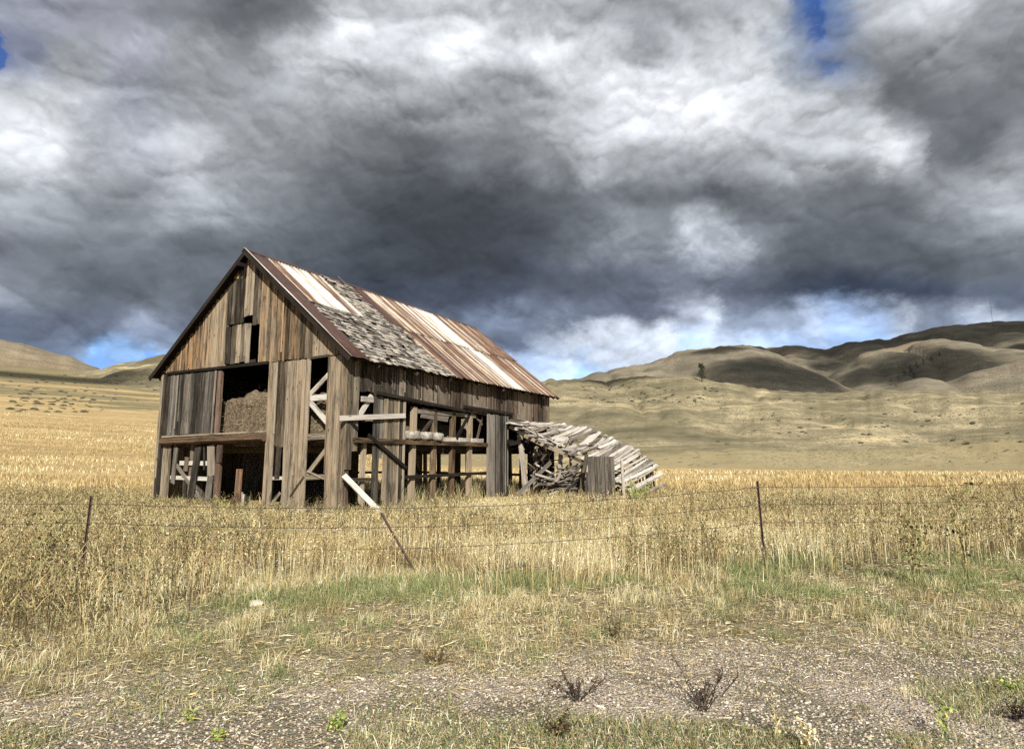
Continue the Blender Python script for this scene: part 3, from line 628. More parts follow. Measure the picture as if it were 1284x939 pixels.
XY = np.stack([P0.x + U.x * u_ + V.x * v_, P0.y + U.y * u_ + V.y * v_, np.minimum(z_, 3.5 + .25 * np.exp(-((v_ - 4.6) / 1.) ** 2) - .1)], 1); hv.straw(XY, RS.uniform(.06, .22, q), np.full(q, .008), pick([(.24, .185, .11), (.16, .12, .07), (.33, .26, .16), (.09, .065, .04)], q))
hv.build('loose_straw', M['veg'], bpy.data.objects['hay_pile'], tuple(W3(.3, 4.5, 2.03))).location = (0, 0, 0)
for uu, ww, lab in ((3.05, .27, 'leftmost and widest of the pale sacks on the loft beam'), (3.82, .24, 'middle of the three pale sacks on the loft beam'), (4.42, .22, 'rightmost of the three pale sacks on the loft beam')):
    lump('sack', M['bag'], W3(uu, -.0, 2.33), (ww * 1.05, .2, .14), int(uu * 9), 20, 12, .3, 2.8, label=lab, cat='sack', group='pale sacks on the loft beam', flat=.75, rz=math.pi / 2 - TH)
mb = MB()
for k in range(9): mb.board(W3(5.0 + k * .28, .05 + random.uniform(-.05, .1), 2.25), W3(5.35 + k * .28, random.uniform(-.04, .1), 2.27), .14, .10, -V, seg=1)
tag(mb.build('board_stack', M['wood_pale'], None, origin=W3(6, 0, 2.2)), 'pale board offcuts lying along the loft beam right of the sacks', 'board offcuts')
lump('rock', M['rock'], at(322, 757, .03), (.085, .06, .04), 3, 18, 12, .5, 2., label='single pale rock in the short grass before the fence', cat='rock', flat=.15)

# ------------------------------------------------------------------ FENCE
def gp(x, y, z): return Vector((x, y, z))
FL, FM, FR = gp(-5.47, 7.96, 0), gp(-1.33, 8.73, 0), gp(3.75, 9.28, 0)
for p in (FL, FM, FR): p.z = gz1(p.x, p.y)
F2, F0 = gp(13.2, 10.5, .1), gp(-14.5, 6.6, 0)
fence = tag(empty('wire_fence', FR), 'sagging rusty barbed wire fence on dark steel posts in front of the barn', 'fence')
def tpost(base, top, label=None):
    mb = MB(); ax = (top - base).normalized(); side = Vector((1, .14, 0)).normalized(); n = side.cross(ax).normalized()
    mb.board(base - ax * .25, top, .036, .006, n, warp=0); mb.board(base - ax * .25 + n * .017, top + n * .017, .008, .03, n, warp=0)
    L = (top - base).length; k = .1
    while k < L - .04:
        p = base + ax * k - n * .006; mb.board(p, p + ax * .014, .012, .012, n, seg=1, warp=0); k += .055
    o = mb.build('fence_post', M['post_metal'], fence)
    if label: o['label'] = label
    return o
tL = gp(-5.47 + .03, 7.98, 1.14); tR = gp(3.70, 9.28, 1.28)
dM = px_ray(478, 643); tM = Vector((0, 0, 1.65)) + dM * (8.78 / dM.y)
tpost(FL, tL, 'dark steel post leaning slightly'); tpost(FM, tM, 'bent steel post leaning far to the left'); tpost(FR, tR, 'upright dark steel post')
tpost(F2, F2 + Vector((0, 0, 1.45))); tpost(F0, F0 + Vector((0, 0, 1.3)))
WZ = [(1.28, 1.05, .93, 1.19, 1.46), (.98, .81, .67, .94, 1.2), (.7, .52, .38, .67, .93)]
def wire(zs, ph):
    mb = MB(); pts = []; keys = [F0, FL, FM, FR, F2]
    for i in range(4):
        a, b = keys[i], keys[i + 1]; n = 22; sag = (.05, .03, .05, .10)[i]
        for k in range(n):
            t = k / n; p = a.lerp(b, t); z = zs[i] * (1 - t) + zs[i + 1] * t - sag * 4 * t * (1 - t) + random.uniform(-.006, .006)
            pts.append(Vector((p.x, p.y - .03, z)))
    mb.tube(pts, .0042, 5, cap=False)
    for k in range(len(pts) - 1):
        for q in (.25, .75):
            p = pts[k].lerp(pts[k + 1], q)
            for a in (0, 2.1): d = Vector((.25, math.cos(a + k), math.sin(a + k))).normalized() * .014; mb.tube([p - d, p + d], .002, 3, cap=False)
    return mb.build('wire_strand', M['wire'], fence)
for i, z in enumerate(WZ): wire(z, i)
def wz(x, zs):
    ks = [F0, FL, FM, FR, F2]
    for i in range(4):
        if ks[i].x <= x <= ks[i + 1].x:
            t = (x - ks[i].x) / (ks[i + 1].x - ks[i].x); sag = (.05, .03, .05, .10)[i]; return zs[i] * (1 - t) + zs[i + 1] * t - sag * 4 * t * (1 - t), ks[i].y * (1 - t) + ks[i + 1].y * t
for x in (5.62, 6.9, 7.95, 1.7, -3.4):
    mb = MB(); za, y = wz(x, WZ[0]); zb, _ = wz(x, WZ[2]); pts = []
    for k in range(9):
        t = k / 8; pts.append(Vector((x + .05 * math.sin(t * 2.6) + random.uniform(-.008, .008) + (.08 if k == 0 else 0), y - .03, za + .01 + (zb - za) * t)))
    mb.tube(pts, .004, 4); mb.build('wire_stay', M['wire'], fence)
# ------------------------------------------------------------------ TERRAIN
GB = (5.02, .19)   # edge of the gravel track: y = 4.97 + .235 x
def ground_mat():
    m, N = newmat('field_ground'); P = N.n('ShaderNodeNewGeometry').outputs['Position']; x, y, z = N.sep(P)
    r = N.vm('LENGTH', P)
    n1 = N.noise(P, .9, 6., .6); n2 = N.noise(P, 9., 6., .65); n3 = N.noise(P, 45., 4., .7)
    e = N.m('SUBTRACT', y, N.m('ADD', N.m('MULTIPLY', x, GB[1]), GB[0]))
    g = N.mapr(N.m('ADD', e, N.m('MULTIPLY', N.m('SUBTRACT', n1, .5), 1.6)), -.5, 1.0)
    vor = N.n('ShaderNodeTexVoronoi', {'Vector': P, 'Scale': 55.})
    vc = N.n('ShaderNodeSeparateColor', {0: vor.outputs['Color']}).outputs[0]
    grav = N.mix(vc, (.30, .25, .19), (.56, .49, .40)); grav = N.mix(N.m('MULTIPLY', n3, .4), grav, (.20, .155, .11))
    grav = N.mix(N.mapr(N.m('ADD', n1, N.mapr(y, 3.6, 4.6, .12, 0.)), .46, .62, 0., .75), grav, (.15, .135, .085))
    dirt = N.ramp(n2, ((.3, (.12, .10, .06)), (.5, (.27, .225, .14)), (.7, (.47, .40, .26))))
    near = N.mix(g, grav, dirt); near = N.mix(N.mapr(N.m('SUBTRACT', y, N.m('MULTIPLY', x, .22)), 7.2, 8.6, 0., .75), near, (.11, .085, .045))  # soil under the tall grass painted darker for the shade between the blades
    # field further out: straw gold with streaks lying across the view
    st = N.comb(N.m('MULTIPLY', x, .05), N.m('MULTIPLY', y, .22)); s1 = N.noise(st, 1., 6., .6, .4); s2 = N.noise(P, .6, 7., .7); s3 = N.noise(P, 3.5, 5., .7)
    fm = N.m('ADD', N.m('MULTIPLY', s1, .55), N.m('MULTIPLY', s2, .45))
    gold = N.ramp(N.m('ADD', N.m('MULTIPLY', fm, .7), N.m('MULTIPLY', s3, .3)), ((.34, (.18, .135, .065)), (.47, (.34, .245, .115)), (.56, (.46, .345, .17)), (.68, (.60, .49, .27))))
    olive = N.ramp(fm, ((.4, (.13, .115, .06)), (.6, (.27, .22, .12))))
    # dark-olive margins where the field meets the rises
    col = N.mix(N.mapr(r, 12., 26.), near, gold)
    sage = N.mapr(N.m('ADD', N.noise(N.comb(N.m('MULTIPLY', x, .012), N.m('MULTIPLY', y, .03)), 1., 6., .6), N.mapr(r, 110., 230., -.18, .06)), .50, .56)
    col = N.mix(N.m('MULTIPLY', sage, N.mapr(r, 60., 120.)), col, olive)
    col = N.mix(N.mapr(r, 300., 500.), col, olive)
    h = N.m('ADD', N.m('MULTIPLY', n2, .5), N.m('ADD', N.m('MULTIPLY', n3, .25), N.m('MULTIPLY', s2, 1.)))
    h = N.m('ADD', h, N.m('MULTIPLY', vor.outputs['Distance'], N.mapr(r, 8., 14., .35, 0.)))
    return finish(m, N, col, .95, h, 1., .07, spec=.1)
M['ground'] = ground_mat()
def grid_obj(name, X, Y, Zz, mat, cat='structure', closed=False, label=None):
    nr, na = X.shape; co = np.stack([X, Y, Zz], -1).reshape(-1, 3).astype(np.float32)
    i = np.arange(nr - 1)[:, None] * na + np.arange(na - 1)[None, :]
    F = np.stack([i, i + 1, i + na + 1, i + na], -1).reshape(-1, 4)
    if closed:
        j = np.arange(nr - 1) * na; F = np.concatenate([F, np.stack([j + na - 1, j, j + na, j + 2 * na - 1], -1)])
    me = bpy.data.meshes.new(name); me.vertices.add(len(co)); me.vertices.foreach_set('co', co.ravel())
    me.loops.add(F.size); me.loops.foreach_set('vertex_index', F.ravel().astype(np.int32)); me.polygons.add(len(F))
    me.polygons.foreach_set('loop_start', np.arange(len(F), dtype=np.int32) * 4); me.polygons.foreach_set('loop_total', np.full(len(F), 4, np.int32))
    me.polygons.foreach_set('use_smooth', np.ones(len(F), bool)); me.update(calc_edges=True); me.validate()
    me.materials.append(mat); o = bpy.data.objects.new(name, me); link(o); o['kind'] = cat
    if label: o['label'] = label
    return o
aa = np.radians(np.concatenate([np.arange(-65, 65, .45), np.arange(65, 295, 5.)]))
rr = np.concatenate([[.05], np.geomspace(.8, 9000, 230)])
A, Rr = np.meshgrid(aa, rr); X = Rr * np.sin(A); Y = Rr * np.cos(A)
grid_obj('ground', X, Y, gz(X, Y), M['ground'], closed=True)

def hill_mat(name, c0, c1, c2, sc_=1., dots=.5, gold=0., spk=(.06, .065, .035), red=0.):
    m, N = newmat(name); P = N.n('ShaderNodeNewGeometry').outputs['Position']; x, y, z = N.sep(P)
    Q = N.comb(x, N.m('MULTIPLY', y, 1.), N.m('MULTIPLY', z, 3.))
    a = N.noise(Q, .006 * sc_, 8., .62, .5); b = N.noise(Q, .035 * sc_, 7., .7); c = N.noise(N.comb(N.m('MULTIPLY', x, .006), N.m('MULTIPLY', y, .02), N.m('MULTIPLY', z, .05)), sc_, 7., .66, .8)
    f = N.m('ADD', N.m('MULTIPLY', a, .5), N.m('ADD', N.m('MULTIPLY', b, .25), N.m('MULTIPLY', c, .25)))
    col = N.ramp(f, ((.42, c0), (.5, c1), (.58, c2)))
    fl = N.noise(N.comb(N.m('MULTIPLY', x, .03), N.m('MULTIPLY', y, .012), N.m('MULTIPLY', z, .12)), sc_, 7., .72); col = N.mix(N.mapr(fl, .40, .62, 0., .5), col, c0)
    if gold: col = N.mix(N.m('MULTIPLY', N.mapr(c, .56, .66), gold), col, (.50, .40, .22))
    if red: col = N.mix(N.m('MULTIPLY', N.mapr(a, .55, .66), red), col, (.20, .11, .07))
    if gold: col = N.mix(N.mapr(N.m('ADD', z, N.m('MULTIPLY', N.m('SUBTRACT', c, .5), 30.)), 0., 5., .55, 0.), col, (.36, .29, .155))
    v = N.n('ShaderNodeTexVoronoi', {'Vector': P, 'Scale': .16 * sc_}).outputs['Distance']; v2 = N.n('ShaderNodeTexVoronoi', {'Vector': P, 'Scale': .5 * sc_}).outputs['Distance']
    d = N.m('MULTIPLY', N.mapr(v, .16, .30, 1., 0.), N.mapr(b, .47, .58)); d2 = N.m('MULTIPLY', N.mapr(v2, .2, .4, 1., 0.), N.mapr(a, .44, .56))
    col = N.mix(N.m('MULTIPLY', N.m('MAXIMUM', d, d2), dots), col, spk)
    return finish(m, N, col, .97, N.m('ADD', b, N.m('MULTIPLY', d2, .3)), .7, 1.4 / sc_, spec=.05)
M['hill_left'] = hill_mat('left_hill_ground', (.145, .12, .08), (.22, .182, .122), (.30, .25, .17), 1., .35, .1, red=.3)
M['bench'] = hill_mat('bench_ground', (.105, .094, .056), (.205, .175, .108), (.36, .30, .185), 2.4, .7, .7)
M['hill_far'] = hill_mat('far_hill_ground', (.105, .092, .066), (.175, .152, .11), (.26, .225, .16), .6, .3, .0, red=.45)
def azel(pts):
    out = []
    for px, py in pts:
        d = px_ray(px, py); out.append((math.atan2(d.x, d.y), d.z / math.hypot(d.x, d.y)))
    return np.array(out)
def ridge(name, pts, Rc, r0, r1, mat, base=-3., gul=.05, gf=1., seed=1, rim=0., na=520, nr=90, pw=1.0, az0=-62, az1=62):
    ae = azel(pts); az = np.radians(np.linspace(az0, az1, na))
    te = np.interp(az, ae[:, 0], ae[:, 1]);
    k = np.ones(7) / 7; te = np.convolve(np.pad(te, 3, 'edge'), k, 'valid')
    te = te + (fbm(az * 60 * gf + seed * 9, az * 0 + seed, seed, 5) - .5) * .006 * np.clip(te / .05, 0, 1)
    zc = 1.65 + Rc * te; r = np.concatenate([np.linspace(r0, Rc, int(nr * .7)), np.linspace(Rc, r1, int(nr * .3) + 1)[1:]])
    AZ, RR = np.meshgrid(az, r); ZC = np.broadcast_to(zc, AZ.shape)
    t = np.where(RR < Rc, np.clip((RR - r0) / (Rc - r0), 0, 1), np.clip(1 - (RR - Rc) / (r1 - Rc), 0, 1))
    s = t * t * (3 - 2 * t) if pw == 1 else t ** pw
    s = np.where(RR < Rc, s, t * t * (3 - 2 * t))
    Xx = RR * np.sin(AZ); Yy = RR * np.cos(AZ)
    q = 1. / (Rc * .09) * gf
    n = fbm(Xx * q, Yy * q * .55, seed + 20, 6, .52); n2 = 1 - np.abs(fbm(Xx * q * .8 + 5, Yy * q * .35, seed + 31, 4) - .5) * 2
    h = np.maximum(ZC - base, 0)
    dis = ((n - .5) * 1.5 - (n2 ** 6) * .8) * gul * h * (4 * t * (1 - t) * .9 + .04)
    Zz = base + h * s + dis + (fbm(Xx * .03, Yy * .015, seed + 50, 4) - .5) * 2.6 * np.exp(-t * 9)
    return grid_obj(name, Xx, Yy, Zz, mat)
ridge('left_hill', [(-700, 440), (-300, 415), (-60, 424), (0, 430), (50, 440), (100, 454), (128, 467), (170, 488), (230, 510), (320, 540), (420, 573), (500, 580), (1300, 590)], 950, 420, 1500, M['hill_left'], gul=.10, seed=2, na=600)
ridge('left_slope', [(-900, 520), (-300, 500), (0, 488), (60, 478), (128, 466), (160, 459), (197, 451), (260, 440), (350, 432), (430, 440), (520, 462), (600, 480), (640, 500), (700, 530), (760, 580), (1300, 600)], 560, 170, 900, M['bench'], gul=.08, seed=4, na=620)
ridge('foothills', [(-500, 600), (420, 600), (520, 545), (600, 505), (650, 487), (690, 480), (720, 479), (745, 482), (790, 479), (830, 477), (875, 477), (905, 483), (950, 490), (1000, 493), (1065, 494), (1150, 492), (1284, 494), (1500, 488), (2000, 480)], 430, 118, 700, M['bench'], base=-2.2, gul=.10, gf=1.3, seed=6, na=700, nr=120)
ridge('far_front_hill', [(-200, 600), (560, 560), (640, 503), (690, 485), (720, 476), (760, 467), (800, 459), (840, 450), (860, 446), (880, 441), (905, 436), (925, 434), (945, 436), (965, 443), (985, 452), (1010, 463), (1040, 477), (1065, 489), (1100, 510), (1200, 560), (1400, 600)], 1300, 700, 1800, M['hill_far'], gul=.16, seed=8, gf=1.1)
ridge('far_back_hills', [(-200, 600), (700, 500), (800, 462), (850, 446), (900, 438), (935, 434), (1000, 436), (1040, 436), (1060, 434), (1100, 428), (1150, 419), (1200, 411), (1250, 405), (1284, 404), (1400, 398), (1700, 420)], 2500, 1500, 3400, M['hill_far'], gul=.16, seed=10)
ridge('far_round_hill', [(-200, 620), (960, 560), (1010, 495), (1040, 472), (1062, 456), (1085, 441), (1120, 434), (1160, 428), (1185, 427), (1215, 431), (1250, 437), (1284, 441), (1400, 455), (1700, 500)], 1800, 1000, 2400, M['hill_far'], gul=.18, seed=12, gf=1.2)
ridge('small_round_hill', [(-200, 620), (1070, 560), (1095, 495), (1120, 484), (1140, 477), (1155, 474), (1170, 475), (1190, 481), (1215, 493), (1250, 540), (1700, 600)], 850, 640, 1050, M['hill_far'], gul=.05, seed=14)
ridge('right_spur', [(-200, 620), (1110, 560), (1150, 494), (1180, 481), (1215, 470), (1250, 460), (1284, 451), (1400, 425), (1700, 410)], 1150, 740, 1500, M['hill_far'], gul=.10, seed=16)

# ------------------------------------------------------------------ VEGETATION  (real ribbons, one object per kind of cover)
def area(n, y0, y1, k=1.0, p=1., xr=.93):
    """points in the seen wedge, depth y0..y1; density ~ y^(-k)"""
    u = RS.uniform(0, 1, n); e = 2 - k
    y = (y0 ** e + (y1 ** e - y0 ** e) * u) ** (1 / e) if abs(e) > 1e-6 else y0 * (y1 / y0) ** u
    x = RS.uniform(-xr, xr, n) * (y + .4); return x, y
def barnuv(x, y): dx = x - P0.x; dy = y - P0.y; return dx * U.x + dy * U.y, dx * V.x + dy * V.y
def outside_barn(x, y, m=.05):
    u, v = barnuv(x, y); return ~((u > -m) & (u < LN + m) & (v > -m) & (v < WD + m))
STRAW = [(.76, .67, .41), (.69, .60, .34), (.55, .46, .24), (.84, .78, .54), (.40, .32, .16)]
TAN = [(.48, .37, .17), (.39, .29, .135), (.57, .46, .24), (.24, .175, .085)]
GREEN = [(.17, .22, .08), (.23, .27, .11), (.13, .17, .065), (.34, .36, .16), (.26, .28, .11)]
OLIVE = [(.23, .21, .09), (.16, .15, .065), (.30, .26, .11)]
DARK = [(.045, .032, .018), (.075, .055, .03), (.10, .075, .035)]
def edge(x): return GB[0] + GB[1] * x             # gravel edge
def tallstart(x): return np.interp(x, [-9, -5.5, -3.2, 0, 3, 6, 10], [6.0, 6.6, 7.5, 7.9, 8.8, 9.6, 10.])
_ts = tallstart
def tallstart(x): return _ts(x) + 1.0 * np.exp(-((x + 1.25) / .4) ** 2) + 1.1 * np.exp(-((x + 5.5) / .3) ** 2)
def hcap(x, y):
    u, v = barnuv(x, y); d = np.hypot(np.maximum(np.maximum(-u, u - LN), 0), np.maximum(np.maximum(-v - 3.5 * (u > 8), v - WD), 0)); return .13 + .075 * d
def base(x, y): return np.stack([x, y, gz(x, y) - .01], 1)

# tall pale dry grass from the fence to past the barn
g = Rib(); N_ = 280000
x, y = area(N_, 6.0, 24., 1.15)
m = (y > tallstart(x) + RS.normal(0, .3, N_) + (fbm(x * .8, y * .1, 48, 3) - .5) * 2.4) & outside_barn(x, y, .02)
den = fbm(x * .55, y * .55, 41, 4); m &= RS.uniform(0, 1, N_) < sstep(.40, .58, den) * .94 + .06
x, y, den = x[m], y[m], den[m]; n = len(x)
pt = np.clip((fbm(x * .22 + 3, y * .5, 44, 3) - .5) * 1.5 + .5, 0, 1)                # straw / tan / olive patches
h = RS.uniform(.16, .42, n) * (.6 + .7 * den) * (1 + .8 * (pt - .5)); h = np.minimum(h, hcap(x, y) * RS.uniform(.6, 1.1, n)); w = (.0035 + .00042 * y) * RS.uniform(.7, 1.4, n)
c = pick(STRAW, n); ct = pick(TAN, n); co = pick(OLIVE, n)
band = np.exp(-((y - 17.5) / 4.0) ** 2) * .3 + sstep(19, 24, y) * .4
c = np.where((RS.uniform(0, 1, n) < sstep(.54, .70, pt + .12 * band))[:, None], ct, c); c = np.where((RS.uniform(0, 1, n) < sstep(.46, .28, pt) * .34)[:, None], co, c)
a = RS.uniform(0, 6.28, n); l = RS.uniform(.05, .55, n)
lx = (fbm(x * .7, y * .7, 91, 3) - .5) * 2.2; ly = (fbm(x * .7, y * .7, 97, 3) - .5) * 2.2; lay = 1 - .45 * sstep(.57, .66, fbm(x * .35, y * .5, 93, 3)); h = h * lay
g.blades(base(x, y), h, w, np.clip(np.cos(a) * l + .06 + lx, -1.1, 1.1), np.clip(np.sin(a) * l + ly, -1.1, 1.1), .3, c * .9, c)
# stalks with seed heads
N_ = 24000; x, y = area(N_, 6.0, 24., 1.1)
m = (y > tallstart(x) + RS.normal(-.2, .3, N_)) & outside_barn(x, y, .1); x, y = x[m], y[m]; n = len(x)
h = RS.uniform(.30, .62, n); h = np.minimum(h, hcap(x, y) * RS.uniform(.7, 1.3, n)); w = (.003 + .00030 * y); a = RS.uniform(0, 6.28, n); l = RS.uniform(.0, .16, n); c = pick(STRAW[1:] + TAN, n)
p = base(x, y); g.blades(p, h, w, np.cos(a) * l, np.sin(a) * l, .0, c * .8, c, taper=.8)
top = p + np.stack([np.cos(a) * l * h, np.sin(a) * l * h, h * .97], 1)
for k in range(4): q = top - np.array([0, 0, 1])[None] * (RS.uniform(0, .10, n))[:, None] + RS.normal(0, .006, (n, 3)); g.leaves(q, RS.uniform(.014, .034, n) * (1 + y * .03), pick(STRAW + TAN, n), 1.6, .35)
tag(g.build('dry_grass', M['veg']), 'tall pale dry grass and stalks between fence and barn', 'dry grass', kind='stuff')

# dead forbs with dark heads and small olive leaves, mixed through the grass
g = Rib(); N_ = 26000; x, y = area(N_, 5.4, 26., 1.05)
den = fbm(x * .42 + 9, y * .5, 51, 3)
lf = sstep(-3.0, -4.6, x) * sstep(5.2, 5.8, y) + sstep(4.2, 6.5, x) * sstep(8.9, 9.4, y) * sstep(15, 12, y) + .8 * np.exp(-((y - 13.5 - .25 * x) / 1.6) ** 2) * sstep(.42, .55, fbm(x * .5, y * .2, 55, 2))
m = ((y > tallstart(x) + .1) | ((x < -3.2) & (y > 5.6))) & outside_barn(x, y, .3) & (RS.uniform(0, 1, N_) < np.clip(sstep(.50, .60, den) * .80 + .05 + lf * .45, 0, 1)); x, y = x[m], y[m]; n = len(x)
p = base(x, y); h = np.minimum(RS.uniform(.30, .72, n), hcap(x, y) * RS.uniform(.8, 1.5, n)); a = RS.uniform(0, 6.28, n); l = RS.uniform(0, .25, n); c = pick(TAN + DARK[2:] + STRAW[2:3], n)
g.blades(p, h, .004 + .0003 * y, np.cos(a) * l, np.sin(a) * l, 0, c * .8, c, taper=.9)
for k in range(7):
    t = RS.uniform(.35, 1., n); b = p + np.stack([np.cos(a) * l * h * t, np.sin(a) * l * h * t, h * t * .97], 1); ang = RS.uniform(0, 6.28, n); bl = RS.uniform(.06, .18, n)
    g.blades(b, bl, .003 + .0002 * y, np.cos(ang) * .7, np.sin(ang) * .7, 0, c, c, taper=.9)
    e = b + np.stack([np.cos(ang) * .7 * bl, np.sin(ang) * .7 * bl, bl * .86], 1)
    isd = RS.uniform(0, 1, n) < .55
    cc = np.where(isd[:, None], pick(DARK, n), pick(OLIVE + GREEN[:2], n))
    g.leaves(e, RS.uniform(.012, .032, n) * (1 + y * .02), cc, .8, .8)
    g.leaves(b, RS.uniform(.014, .036, n) * (1 + y * .02), pick(OLIVE + DARK, n), .8, .5)
tag(g.build('dead_weeds', M['veg']), 'dead branching weeds with dark seed heads through the dry grass', 'weeds', kind='stuff')

# short green and tan verge grass between track and fence
g = Rib(); N_ = 260000; x, y = area(N_, 3.9, 10.6, .6)
eg = y - edge(x) + (fbm(x * .9, y * 1.4, 61, 4) - .5) * 3.; m = (eg > -.1) & (RS.uniform(0, 1, N_) < .25 + .75 * sstep(0, 1.8, eg)) & (y < tallstart(x) + .9)
den = fbm(x * .9, y * 1.2, 62, 4); m &= RS.uniform(0, 1, N_) < sstep(.36, .60, den) * .92 + .08; x, y, den = x[m], y[m], den[m]; n = len(x)
gr = fbm(x * .5 + 4, y * .6, 66, 3) + .22 * np.exp(-((x - 2.2) / 1.5) ** 2 - ((y - 7.6) / 1.3) ** 2) + .14 * np.exp(-((x + 1.9) / 1.2) ** 2 - ((y - 6.7) / .6) ** 2) + .12 * sstep(4.5, 6, x)
gr -= .18 * sstep(-3.0, -4.2, x)
t = sstep(0., 3.2, y - edge(x))
h = RS.uniform(.02, .11, n) * (.45 + .9 * t) * (.5 + 1.1 * den); w = .003 + .0004 * y; a = RS.uniform(0, 6.28, n); l = RS.uniform(.1, .95, n)
isg = RS.uniform(0, 1, n) < sstep(.36, .52, gr) * .8 + .14
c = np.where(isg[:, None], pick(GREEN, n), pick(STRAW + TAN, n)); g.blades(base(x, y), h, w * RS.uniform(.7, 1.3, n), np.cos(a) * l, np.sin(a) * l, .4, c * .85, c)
# wispy pale tufts
for k in range(900):
    cx, cy = area(1, 3.1, 9.6, .6); cx = cx[0]; cy = cy[0]
    if (cy < edge(cx) + .1 and RS.rand() > .28) or cy > tallstart(cx) + .6: continue
    n = RS.randint(30, 90); rr_ = RS.uniform(.03, .12); x = cx + RS.normal(0, rr_, n); y = cy + RS.normal(0, rr_, n); h = RS.uniform(.05, .22, n) * RS.uniform(.3, 1.2) * (.35 if cy < edge(cx) + .1 else 1.); n_ = n; a = RS.uniform(0, 6.28, n); l = RS.uniform(.1, .8, n)
    c = pick((STRAW, TAN, GREEN[1:], OLIVE)[RS.choice(4, p=[.38, .2, .24, .18])], n); g.blades(base(x, y), h, np.full(n, .0042), np.cos(a) * l + .1, np.sin(a) * l, .4, c * .85, c)
tag(g.build('verge_grass', M['veg']), 'short green and tan grass on the verge between track and fence', 'grass', kind='stuff')

# flattened straw litter
g = Rib(); N_ = 130000; x, y = area(N_, 3.0, 10.5, .6)
m = (y > edge(x) - .25 + RS.normal(0, .5, N_)) | (RS.uniform(0, 1, N_) < .12); x, y = x[m], y[m]; n = len(x)
p = base(x, y); p[:, 2] += .018 + RS.uniform(0, .03, n)
for k in range(3):
    q = slice(k * n // 3, (k + 1) * n // 3); g.straw(p[q], RS.uniform(.02, .085, len(p[q])) * (1 + 1.2 * (RS.rand(len(p[q])) < .05)), .0024 + .0003 * y[q], pick(STRAW[2:] + TAN + [(.36, .30, .21), (.2, .16, .1), (.12, .09, .06)], len(p[q])))
tag(g.build('straw_litter', M['veg']), 'flattened dead straw lying on the verge', 'straw', kind='stuff')

# low sprigs in the gravel track, thicker at lower right
g = Rib(); N_ = 200000; x, y = area(N_, 2.9, 6.2, .2)
den = fbm(x * 1.6 + 2, y * 1.6, 71, 3); rt_ = sstep(.0, 1.4, x) * sstep(4.75, 4.2, y - .08 * x)
m = (y < edge(x) + .2) & (RS.uniform(0, 1, N_) < sstep(.52, .66, den) * .35 + sstep(4.35, 3.9, y - .04 * x) * sstep(.40, .62, den) * (.12 + .4 * sstep(-1., .5, x)) + rt_ * sstep(.38, .56, den) * .85 + sstep(4.25, 3.6, y + .05 * x) * sstep(.36, .56, den) * .6); x, y = x[m], y[m]; n = len(x)
h = RS.uniform(.012, .065, n) * (1 + 1.2 * (RS.rand(n) < .12)); a = RS.uniform(0, 6.28, n); l = RS.uniform(.2, 1.1, n); c = pick(GREEN + OLIVE + STRAW[2:] + TAN[1:2], n); g.blades(base(x, y), h, np.full(n, .0045), np.cos(a) * l, np.sin(a) * l, .3, c * .85, c)
n2 = n // 3; g.leaves(base(x[:n2], y[:n2]) + np.array([0, 0, .02]), RS.uniform(.008, .02, n2), pick(GREEN + DARK[1:], n2), .5, .6)
tag(g.build('track_weeds', M['veg']), 'low green and brown weeds creeping over the gravel track', 'low weeds', kind='stuff')

# gravel
def stones():
    ph = (1 + 5 ** .5) / 2
    V0 = np.array([(-1, ph, 0), (1, ph, 0), (-1, -ph, 0), (1, -ph, 0), (0, -1, ph), (0, 1, ph), (0, -1, -ph), (0, 1, -ph), (ph, 0, -1), (ph, 0, 1), (-ph, 0, -1), (-ph, 0, 1)]) / 1.9
    F0 = np.array([(0, 11, 5), (0, 5, 1), (0, 1, 7), (0, 7, 10), (0, 10, 11), (1, 5, 9), (5, 11, 4), (11, 10, 2), (10, 7, 6), (7, 1, 8), (3, 9, 4), (3, 4, 2), (3, 2, 6), (3, 6, 8), (3, 8, 9), (4, 9, 5), (2, 4, 11), (6, 2, 10), (8, 6, 7), (9, 8, 1)])
    N_ = 62000; x, y = area(N_, 2.7, 7.2, .5)
    m = (y < edge(x) + .35 + (fbm(x * 1.1, y * 1.1, 61, 3) - .5) * 1.6) | (RS.uniform(0, 1, N_) < .03); x, y = x[m], y[m]; n = len(x)
    s = RS.lognormal(-5.15, .42, n) ; s = np.clip(s, .003, .012)
    v = V0[None] * (1 + RS.uniform(-.3, .3, (n, 12, 1))) * (np.stack([RS.uniform(.8, 1.5, n), RS.uniform(.7, 1.2, n), RS.uniform(.45, .8, n)], 1) * s[:, None])[:, None]
    a = RS.uniform(0, 6.28, n); ca, sa = np.cos(a)[:, None], np.sin(a)[:, None]
    v = np.stack([v[..., 0] * ca - v[..., 1] * sa, v[..., 0] * sa + v[..., 1] * ca, v[..., 2]], -1) + np.stack([x, y, gz(x, y) + s * .2], 1)[:, None]
    c = pick([(.44, .38, .30), (.53, .47, .39), (.34, .28, .21), (.44, .35, .275), (.56, .50, .42), (.25, .195, .14)], n, jit=.28, w=[.24, .18, .2, .16, .05, .17])
    g = Rib(); g.co = [v.reshape(-1, 3)]; g.col = [np.repeat(c[:, None], 12, 1).reshape(-1, 3)]; g.t = [(np.arange(n)[:, None, None] * 12 + F0[None]).reshape(-1, 3)]
    return g.build('gravel', M['stone'])
tag(stones(), 'pinkish grey gravel of the farm track', 'gravel', kind='stuff')

